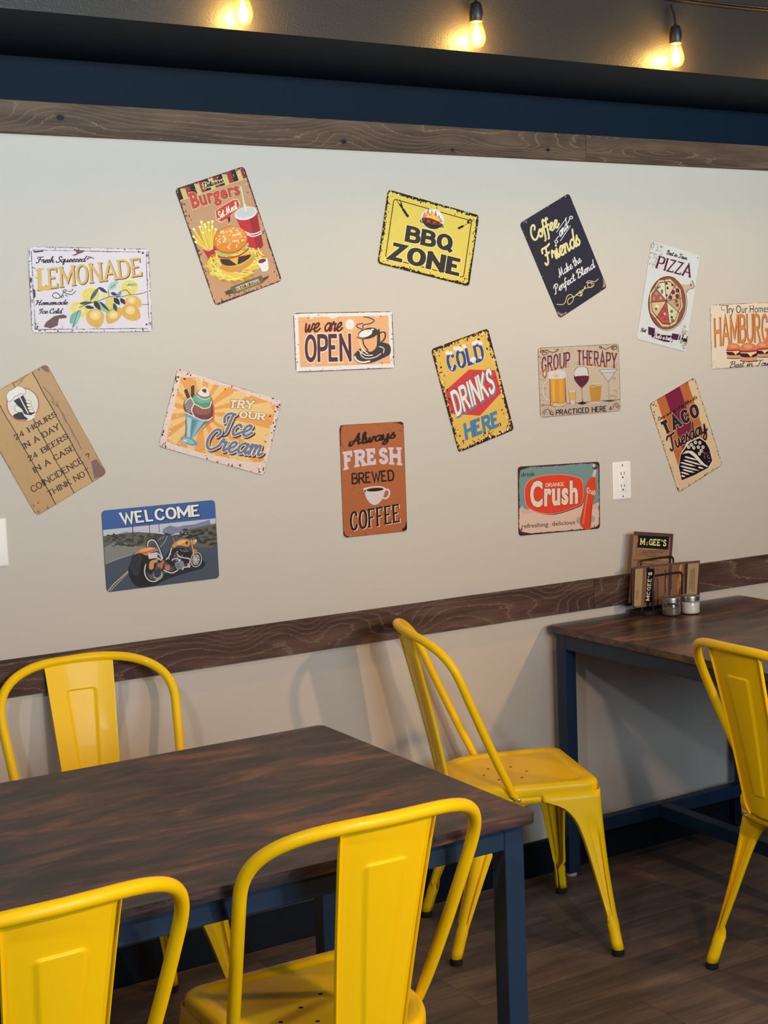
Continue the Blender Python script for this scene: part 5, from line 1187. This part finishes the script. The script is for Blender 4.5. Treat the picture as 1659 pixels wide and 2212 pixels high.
s.ell(1005, 800, 42, 42, '#9ab0ac'); s.ell(850, 820, 30, 40, '#9ab0ac'); s.ell(985, 880, 30, 34, '#b8b4b0')
s.poly([(1030, 185), (1075, 190), (1055, 290), (1065, 390), (1060, 480), (1020, 640), (990, 920), (935, 930), (885, 900), (862, 830), (905, 650), (930, 500), (945, 380), (1000, 290)], '#df4a2c', 3)
s.poly([(1028, 190), (1076, 195), (1054, 290), (1000, 290)], '#c8ccc8'); s.line([(1030, 200), (1010, 290)], 8, '#5a6a6a', 0); s.ell(1055, 175, 34, 26, '#5a4a50'); s.ell(1040, 150, 16, 22, '#d8d4d0')
s.line([(970, 420), (955, 520), (925, 700), (905, 860)], 14, '#ef8a5a'); s.line([(1010, 620), (985, 880)], 10, '#b83420', 0)
s.text('Crush', [(945, 480), (1052, 515), (1060, 450), (950, 415)], '#f0dccb', .03, [(.02, '#7a2a24')])
s.done()

# 15 welcome
s = Sign('tin_sign', 'blue topped tin sign with an orange motorcycle on a desert road', 'sign', [(218.6, 1103.4), (463.7, 1079.9), (472.7, 1248), (229.8, 1279.7)], .3, .2, 1.3445, 1.0912, .0079, '#4a5a6c')
s.use(200, 1060, 300/1659)
s.poly([s.uv(0.004, .22), s.uv(.996, .205), s.uv(.996, .4), s.uv(.004, .45)], '#c9cdd8'); s.strip(.004, .996, .003, .235, '#3c64a8', 0)
s.use(245, 1130, 210/1659)
s.poly([(830, 160), (850, 100), (960, 40), (1090, 70), (1200, 40), (1380, 20), (1640, -60), (1660, 60), (1300, 140), (900, 200)], '#8189aa'); s.poly([(80, 190), (180, 150), (240, 140), (270, 180)], '#9aa0ba')
s.poly([s.uv(.004, .31), (0, 195), (150, 180), (260, 160), (420, 150), (600, 165), (700, 170), (850, 190), (1000, 180), (1130, 200), (1250, 110), (1450, 70), (1660, 20), s.uv(.996, .3), s.uv(.996, .66), (1500, 470), (1000, 300), (850, 250), (700, 330), (300, 540), (0, 640), s.uv(.004, .66)], '#66665e')
s.poly([s.uv(.004, .45), (0, 330), (200, 340), (420, 400), (560, 380), (300, 540), (0, 640), s.uv(.004, .65)], '#8a8a84')
rg = random.Random(11)
for _ in range(60):
    x, y = rg.uniform(-120, 800), rg.uniform(190, 400); s.ell(x, y, rg.uniform(20, 70), rg.uniform(10, 28), rg.choice(['#454842', '#55564c', '#3c3f3a']), rg.uniform(-20, 20), 10)
for _ in range(34):
    x = rg.uniform(1150, 1780); y = rg.uniform(120-(x-1150)*.1, 360); s.ell(x, y, rg.uniform(30, 80), rg.uniform(12, 30), rg.choice(['#363c38', '#454a42', '#2f3531']), rg.uniform(-20, 10), 10)
s.poly([s.uv(.004, .645), (0, 640), (320, 530), (600, 400), (860, 230), (1040, 220), (1200, 400), (1660, 420), s.uv(.996, .55), s.uv(.996, .996), s.uv(.004, .996)], '#4a5566')
s.line([s.uv(.004, .655), (0, 640), (320, 530)], 7, '#c9c6b8', 0); s.line([(750, 300), (860, 225)], 5, '#c0b8a0', 0); s.line([(915, 225), (870, 320), (790, 415)], 8, '#c9bf9c'); s.line([(1015, 245), (1035, 330)], 6, '#c0b8a0', 0)
s.line([s.uv(.012, .985), (0, 1040), (245, 820)], 14, '#d8caa8', 0); s.line([s.uv(.035, .985), (30, 1060), (245, 850)], 12, '#b8b0a0', 0)
for x, y0, y1 in ((325, 60, 240), (612, 20, 200), (775, 10, 150)): s.line([(x, y0), (x+8, y1)], 13 if x < 400 else 8, '#34384a', 0)
s.use(200, 1060, 300/1659)
s.part('lettering', 'white capitals reading WELCOME'); s.sans('WELCOME', [(345, 405), (1292, 302), (1285, 162), (310, 262)], '#f4f3f2', .22, outl=[(.06, '#1c2c4a')], shadow=(6, 8, '#1a2440'))
s.use(245, 1130, 210/1659)
s.part('illustration', 'orange chopper motorcycle')
s.poly([(560, 990), (900, 850), (1500, 640), (1520, 760), (1250, 840), (900, 960), (700, 1060), (420, 1090), (300, 960)], '#272b34', 4)
s.poly([(300, 640), (330, 560), (420, 500), (560, 520), (640, 600), (640, 900), (700, 990), (560, 1050), (400, 1050), (290, 960), (250, 800)], '#1f2026', 5); s.poly([(330, 600), (400, 540), (480, 560), (440, 800), (400, 900), (300, 830), (280, 720)], '#33373e', 4)
s.lines([[(400, 560), (420, 620), (380, 660), (350, 740), (410, 800)], [(300, 700), (340, 640)], [(290, 760), (300, 840)]], 8, '#15161a', 0)
s.ell(690, 790, 160, 205, '#1c1c22', 12); s.ring(690, 790, 160, 205, 18, '#e9e4e0', 12, 40, 40, 300); s.ell(690, 800, 120, 165, '#5b5f68', 12); s.poly([(560, 640), (700, 600), (720, 760), (620, 880), (570, 820)], '#23242a', 3); s.ell(760, 880, 80, 90, '#a3a6ac', 20); s.ell(750, 850, 60, 80, '#3a3c44', 20)
s.poly([(345, 540), (420, 460), (560, 405), (700, 420), (760, 460), (640, 500), (560, 550), (480, 520), (400, 520)], '#d98850', 5); s.poly([(440, 470), (580, 415), (700, 430), (620, 470), (500, 490)], '#eeb070', 4); s.line([(400, 520), (520, 510), (620, 470), (740, 445)], 7, '#4a2a20')
s.line([(575, 400), (590, 310), (640, 280), (710, 290), (760, 380), (800, 470), (840, 580)], 34, '#2a2a30'); s.line([(580, 395), (590, 320), (640, 288), (700, 300), (750, 380), (790, 470), (835, 600)], 17, '#e6dfdc')
s.poly([(582, 520), (740, 495), (745, 590), (600, 610)], '#d9d2da')
s.poly([(605, 770), (615, 660), (690, 620), (770, 615), (720, 670), (690, 690), (680, 770), (640, 790)], '#d79a58', 4); s.poly([(750, 710), (880, 620), (840, 700), (830, 780), (790, 750)], '#c9754a', 3); s.poly([(880, 700), (960, 720), (960, 800), (880, 800)], '#d07f50')
s.poly([(850, 620), (900, 540), (1000, 440), (1250, 420), (1330, 500), (1310, 640), (1270, 720), (1180, 780), (1040, 780), (950, 700)], '#26262c', 4)
rg = random.Random(3)
for _ in range(46):
    x, y = rg.uniform(900, 1310), rg.uniform(450, 760); a = rg.uniform(0, 3); l = rg.uniform(12, 45)
    s.line([(x, y), (x+l*math.cos(a), y-l*math.sin(a)*.6)], rg.uniform(6, 13), rg.choice(['#d6d4d6', '#a9abb2', '#ece9e8', '#6a6e78', '#b87848']), 0)
s.poly([(1045, 670), (1150, 640), (1190, 660), (1190, 760), (1100, 790), (1060, 760)], '#8a919c', 3); s.lines([[(1075, 690+16*i), (1125, 684+16*i)] for i in range(5)], 6, '#3a4048', 0)
s.lines([[(1080, 530), (1130, 570), (1200, 590), (1280, 600), (1300, 650), (1260, 720)], [(850, 800), (920, 830), (1000, 845), (1090, 800)], [(890, 620), (940, 570), (990, 420)], [(1170, 790), (1200, 750), (1280, 740), (1300, 710)], [(1010, 610), (1080, 600), (1120, 650)], [(740, 510), (800, 560), (820, 620)]], 17, '#e6e2e2')
s.ell(1410, 620, 110, 135, '#1e1f25', 14); s.ring(1405, 620, 90, 122, 13, '#dcd8d8', 14); s.ell(1400, 620, 66, 96, '#8d929a', 14); s.lines([[(1400, 620), (1400+60*math.cos(a), 620+88*math.sin(a))] for a in [j*1.05 for j in range(6)]], 9, '#e0dede', 0)
s.poly([(1360, 440), (1410, 450), (1420, 500), (1380, 520)], '#cf8a50', 3)
s.poly([(1000, 400), (1000, 370), (1100, 290), (1200, 270), (1290, 290), (1300, 360), (1250, 400), (1100, 380), (1030, 420)], '#dd9a50', 4); s.poly([(1080, 330), (1160, 290), (1240, 300), (1200, 330), (1100, 370)], '#f0c080', 4); s.ell(1245, 335, 22, 26, '#5a3a24'); s.poly([(1020, 330), (1110, 285), (1100, 310), (1040, 340)], '#d08a48')
s.poly([(1335, 300), (1400, 270), (1415, 300), (1390, 350), (1350, 360)], '#dfa25c', 3); s.ell(1398, 300, 18, 28, '#e9dcc0', 10); s.lines([[(1320, 290), (1345, 420), (1380, 640)]], 18, '#e2c9a8', 0); s.line([(1330, 300), (1392, 640)], 6, '#5a4a40', 0)
s.lines([[(880, 195), (1000, 200), (1120, 195), (1200, 190), (1260, 220), (1280, 260)], [(1140, 170), (1175, 160), (1170, 200)], [(1200, 190), (1230, 160)], [(1100, 240), (1150, 220), (1240, 230)]], 17, '#26262c'); s.lines([[(980, 205), (1060, 190), (1110, 190)], [(1150, 170), (1180, 155)], [(1215, 185), (1235, 165)], [(1180, 225), (1250, 215)]], 9, '#ece8e6'); s.line([(880, 180), (930, 190)], 26, '#3a2026', 0)
s.done()

# ------------------------------------------------------------------ menus in a wire stand
def mblock(s, q, n, col, w, rot=False, seed=1, lo=.55):
    """lines of small print as short dashes"""
    rg = random.Random(seed); BL, BR, TR, TL = [Vector(p) for p in q]; L_ = []
    for i in range(n):
        t = (i+.5)/n; a, b = (BL.lerp(TL, t), BR.lerp(TR, t)) if not rot else (BL.lerp(BR, t), TL.lerp(TR, t)); x = rg.uniform(0, .12)
        while x < .97:
            e = min(1, x+rg.uniform(.05, .14)); L_.append([tuple(a.lerp(b, x)), tuple(a.lerp(b, e))]); x = e+rg.uniform(.02, .05)
            if rg.random() < .04: break
    s.lines(L_, w, col, 0)
s = Sign('menu', 'tall wood print menu standing behind the landscape one on the right table', 'menu', [(1367.5, 1146.5), (1453.4, 1154.3), (1444.5, 1300), (1357.5, 1300)], .157, .215, 2.8925, .8745, -.14, '#9c7658', 'menus in the wire stand', -0.046, -.02, M_PAPER, .002, .0014, part='card')
s.use(1340, 1135, 200/1659)
rg = random.Random(2)
for i in range(60): v = rg.random(); s.strip(rg.uniform(0, .5), rg.uniform(.5, 1), v, min(1, v+rg.uniform(.003, .02)), rg.choice(['#8a664c', '#b08a68', '#b8946f', '#6a4a3a']), .004, 10, i)
s.strip(0, 1, 0, .055, '#5d4440', .006); s.strip(.93, 1, 0, .6, '#54404a', .0); s.strip(0, .05, .1, .3, '#a8806c', .01)
s.part('lettering', "cream slab capitals reading McGEE'S on a black label")
s.poly([(300, 165), (865, 210), (850, 430), (285, 380), (310, 240)], '#1d1a18')
s.stroke('M', [(342, 335), (430, 340), (435, 228), (350, 222)], '#f3e6a2', .24, serif=.16, st=.14); s.stroke('C', [(455, 345), (492, 348), (496, 290), (458, 286)], '#cfc09a', .26)
s.stroke("GEE'S", [(500, 345), (815, 375), (822, 258), (508, 232)], '#f3e6a2', .22, serif=.1, st=.14, gap=.3)
s.part('lettering', 'small brown print'); mblock(s, [(330, 500), (830, 530), (830, 440), (345, 420)], 3, '#4f3a30', 9, seed=3); mblock(s, [(470, 560), (620, 565), (620, 535), (470, 530)], 1, '#4f3a30', 9, seed=4)
s.done()
s = Sign('menu', 'landscape wood print menu in front with its title turned sideways', 'menu', [(1363.5, 1225), (1505.5, 1213), (1515.5, 1296), (1371.5, 1313)], .268, .124, 2.9305, .825, -.03, '#8b674e', 'menus in the wire stand', -0.071, -.0, M_PAPER, .002, .0014, part='card')
s.use(1340, 1135, 200/1659)
for i in range(44):
    u = rg.random(); s.strip(u, min(1, u+rg.uniform(.004, .02)), rg.uniform(0, .4), rg.uniform(.6, 1), rg.choice(['#6f4c3a', '#99745a', '#b08a68', '#553c38']), .01, 6, i+50)
s.strip(0, .045, 0, 1, '#4a3438', 0); s.strip(.2, .245, 0, 1, '#2a1e20', 0); s.strip(.77, .83, 0, 1, '#4a2a2c', 0); s.strip(.95, 1, 0, 1, '#54383c', 0); s.strip(0, 1, 0, .05, '#6a5048', 0)
s.poly([(245, 790), (380, 775), (410, 1430), (285, 1440)], '#b39a70'); s.poly([(1170, 705), (1360, 690), (1395, 1295), (1215, 1320)], '#b39a70')
s.poly([(460, 785), (590, 780), (615, 1365), (480, 1375)], '#1d1618'); s.poly([(1030, 740), (1070, 735), (1065, 870), (1090, 1010), (1060, 1140), (1055, 1240), (1035, 1100), (1030, 900)], '#d98f48', 3); s.poly([(1075, 880), (1120, 870), (1140, 1200), (1100, 1230)], '#6a4a2c')
s.ell(1060, 950, 30, 60, '#e9a95a'); s.ell(1062, 1080, 26, 44, '#e0a050')
s.part('lettering', "white capitals reading McGEE'S upward")
s.stroke("MCGEE'S", [(556, 1340), (556, 840), (485, 838), (492, 1340)], '#efe6d8', .24, serif=.1, st=.14, gap=.36)
s.part('lettering', 'small dark print'); mblock(s, [(300, 1340), (345, 1340), (345, 880), (300, 890)], 3, '#4f4030', 6, True, 5); mblock(s, [(1235, 1180), (1345, 1180), (1310, 780), (1215, 800)], 4, '#3f3226', 8, True, 6); mblock(s, [(640, 1280), (700, 1270), (680, 930), (620, 940)], 3, '#4a3426', 9, True, 7)
s.done()

ws = empty('menu_stand', (2.895, -0.065, 0.745), 0, 'black wire stand holding the menus on the right table', 'menu stand')
m = MB(); m.box(-.078, .06, -.040, .035, 0.0, .010); m.build('base', plain('black_wire', '#16120f', 0.5), ws, bevel=.001)
M_WIRE = plain('black_wire_rod', '#17110e', 0.45)
def loop(x0, x1, y, z, name):
    r = .012; P = [(x0, y, .003), (x0, y, z-r)]+[(x0+r-r*math.cos(a), y, z-r+r*math.sin(a)) for a in [PI/2*i/6 for i in range(1, 7)]]+[(x1-r+r*math.sin(a), y, z-r+r*math.cos(a)) for a in [PI/2*i/6 for i in range(0, 7)]]+[(x1, y, .003)]
    MB().tube(P, .003, 8).build(name, M_WIRE, ws, smooth=60)
loop(-.056, .072, .004, .160, 'wire_loop'); loop(-.032, .085, -.020, .113, 'wire_loop')

M_GLASS = bpy.data.materials.new('clear_jar_glass'); M_GLASS.use_nodes = True
def thin_glass(m, tint, gloss=0.04, rough=0.05, glow=0.0):
    t = m.node_tree; t.nodes.clear(); o = t.nodes.new('ShaderNodeOutputMaterial'); mx = t.nodes.new('ShaderNodeMixShader')
    tr = t.nodes.new('ShaderNodeBsdfTransparent'); gl = t.nodes.new('ShaderNodeBsdfGlossy'); lw = t.nodes.new('ShaderNodeLayerWeight')
    tr.inputs[0].default_value = (*tint, 1); gl.inputs['Roughness'].default_value = rough; lw.inputs[0].default_value = 0.25
    mr = t.nodes.new('ShaderNodeMath'); mr.operation = 'MULTIPLY_ADD'; mr.inputs[1].default_value = 0.55; mr.inputs[2].default_value = gloss
    t.links.new(lw.outputs['Facing'], mr.inputs[0]); t.links.new(mr.outputs[0], mx.inputs[0]); t.links.new(tr.outputs[0], mx.inputs[1]); t.links.new(gl.outputs[0], mx.inputs[2])
    if glow:      # dusty amber glass that picks up the filament's light
        ts = t.nodes.new('ShaderNodeBsdfTranslucent'); ts.inputs[0].default_value = (*tint, 1); m2 = t.nodes.new('ShaderNodeMixShader'); m2.inputs[0].default_value = glow
        t.links.new(mx.outputs[0], m2.inputs[1]); t.links.new(ts.outputs[0], m2.inputs[2]); mx = m2
    t.links.new(mx.outputs[0], o.inputs[0])
thin_glass(M_GLASS, (.93, .95, .95), .06)
M_LID = plain('tin_lid', (.42, .42, .40), .32, 1.0)
def grain(name, a, b):
    t = NT(name); n = t.noise(t.obj(), 900, 2); t.bump(n, .5, .001); return t.out(t.mix(t.ramp(n, [(.4, '#000000'), (.6, '#ffffff')]), a, b), .8, 0, .2)
M_PEP = grain('ground_pepper', '#3a342e', '#877a6a'); M_SALT = grain('salt', '#d9d0c6', '#f2ece4')
for nm, lab, x, y, mat, fill in (('pepper_jar', 'small glass jar of ground pepper with a metal lid, the left jar', 2.881, -0.144, M_PEP, .030), ('salt_jar', 'small glass jar of white salt with a metal lid, the right jar', 2.9415, -0.160, M_SALT, .037)):
    r = empty(nm, (x, y, .745), 0, lab, 'jar', 'salt and pepper jars')
    g = MB(); g.lathe([(0, .0), (.025, .0), (.0278, .003), (.0285, .008), (.0285, .034), (.0265, .039), (.0255, .041), (.0255, .05)], 36); g.build('glass', M_GLASS, r, smooth=50)
    c = MB(); c.lathe([(0, .0022), (.0235, .0022), (.0268, .0045), (.0272, .01), (.0272, fill-.003), (.02, fill+.001), (0.008, fill), (0, fill+.002)], 36); c.build('contents', mat, r, smooth=60)
    l = MB(); l.lathe([(0.0262, .0405), (.0272, .041), (.0272, .0435), (.0262, .0445), (.0272, .0455), (.0272, .0485), (.0262, .0495), (.0272, .0505), (.0268, .0545), (.0245, .0555), (.023, .0545), (0, .0545)], 36); l.build('lid', M_LID, r, smooth=35)

# ------------------------------------------------------------------ wall outlets
M_PLATE = plain('white_outlet_plastic', '#ece9e6', .4)
M_SLOT = plain('outlet_slot_dark', '#1a1412', .8)
def outlet(x, z, label, w=.0705, h=.1125, blank=False):
    r = empty('wall_outlet', (x, 0, z), 0, label, 'outlet', 'white wall plates')
    m = MB(); lv = [(0, 0), (0, -.003), (.0025, -.0052), (.004, -.0055)]
    m.rings([[(a, y, b) for a, b in rrect(-w/2+i, w/2-i, -h/2+i, h/2-i, .003)] for i, y in lv], True, False, True); m.build('cover_plate', M_PLATE, r, smooth=30)
    if blank: return r
    m = MB(); m.rings([[(a, y, b) for a, b in rrect(-.0168+i, .0168-i, -.0335+i, .0335-i, .002)] for i, y in ((0, -.005), (0, -.0066), (.001, -.0072))], True, False, True)
    f = m.build('receptacle', M_PLATE, r, smooth=30)
    sl = MB()
    for zc in (.0185, -.0185):
        for dx, hh in ((-.0063, .0042), (.0063, .0034)): sl.box(dx-.0011, dx+.0011, -.0075, -.0070, zc+.0035-hh, zc+.0035+hh)
        sl.add([(.0028*math.cos(k*PI/6), -.0075, zc-.0085+.0028*math.sin(k*PI/6)) for k in range(12)], [tuple(range(12))])
    tag(sl.build('slots', M_SLOT, f), 'dark socket slots')
    for zc in (.0465, -.0465):
        sc = MB(); sc.rings([[(rr_*math.cos(k*PI/6), y, zc+rr_*math.sin(k*PI/6)) for k in range(12)] for rr_, y in ((.003, -.0054), (.003, -.0062), (.0024, -.0066))], True, False, True); sc.build('screw', M_CHR, r, smooth=40)
    return r
outlet(2.8215, 1.1425, 'white double outlet plate right of the orange soda sign')
outlet(0.9250, 1.1365, 'blank white wall plate cut by the left edge of the photo', blank=True)

# ------------------------------------------------------------------ string lights along the soffit
M_SOCK = plain('black_socket', '#17161a', .45)
M_BULB = bpy.data.materials.new('amber_bulb_glass'); M_BULB.use_nodes = True; thin_glass(M_BULB, (1.0, .84, .42), .07, .05, .010)
def emit(name, col, st):
    m = bpy.data.materials.new(name); m.use_nodes = True; t = m.node_tree; t.nodes.clear(); o = t.nodes.new('ShaderNodeOutputMaterial'); e = t.nodes.new('ShaderNodeEmission')
    e.inputs[0].default_value = (*col, 1); e.inputs[1].default_value = st; t.links.new(e.outputs[0], o.inputs[0]); return m
M_FIL = emit('glowing_filament', (1.0, .80, .42), 30)
def bulb(x, z, drop, label, glow=12.0):
    r = empty('string_light_bulb', (x, YF-.032, z), 0, label, 'light bulb', 'bulbs of the string lights')
    g = MB(); g.lathe([(0, -.0325), (.007, -.0318), (.0135, -.0285), (.0185, -.022), (.0208, -.013), (.0208, -.005), (.0190, .004), (.0165, .013), (.0142, .021), (.0132, .0275), (.0130, .031)], 32); g.build('glass_bulb', M_BULB, r, smooth=80)
    f = MB()
    for k in range(4):
        a = k*PI/2+.4; f.tube([(.0030*math.cos(a), .0030*math.sin(a), .016), (.0050*math.cos(a+.3), .0050*math.sin(a+.3), -.001), (.0034*math.cos(a+.6), .0034*math.sin(a+.6), -.019)], .0022, 8)
    f.tube([(0, 0, .028), (0, 0, .012)], .0022, 8); tag(f.build('filament', M_FIL, r), 'glowing yellow filament')
    s_ = MB(); s_.lathe([(0, .028), (.0150, .028), (.0165, .030), (.0165, .050), (.0150, .058), (.0135, .066), (.011, .0715), (.005, .0735), (.0035, .078), (0, .078)], 24); s_.build('socket', M_SOCK, r, smooth=50)
    MB().tube([(0, 0, .076), (.001, .006, .076+drop*.5), (0, .018, .076+drop)], .0028, 8).build('wire', M_SOCK, r, smooth=60)
    lo = lamp('bulb_glow', 'POINT', (0, 0, -.004), glow, (1.0, .66, .30), shadow_soft_size=.012); lo.parent = r
    return r
bulb(1.417, 2.287, .08, 'glowing string light bulb nearest the left edge, its socket above the frame')
bulb(2.029, 2.2865, .07, 'glowing string light bulb in the middle of the three, its socket just in frame')
bulb(2.656, 2.2855, .055, 'glowing string light bulb on the right below a visible socket and wire')
bulb(3.290, 2.286, .06, 'string light bulb just beyond the right edge of the photo')
P = []
hooks = [(.10, 2.435), (.80, 2.44), (1.417, 2.437), (2.029, 2.432), (2.648, 2.431), (3.29, 2.446), (3.9, 2.44)]
for (xa, za), (xb, zb) in zip(hooks[:-1], hooks[1:]):
    for i in range(12):
        t = i/12; P.append((xa+(xb-xa)*t, YF-.010, za+(zb-za)*t+.010*4*t*(1-t)*(1 if xa < 2.6 else -.6)))
cd = MB(); cd.tube(P, .0032, 8); cd.tube([(x, y-.001, z+.0068) for x, y, z in P], .0028, 8)
tag(cd.build('light_cord', plain('dark_light_cord', '#2a2526', .4), smooth=60), 'dark twin string light cord along the soffit, seen at the top right corner', 'cord')
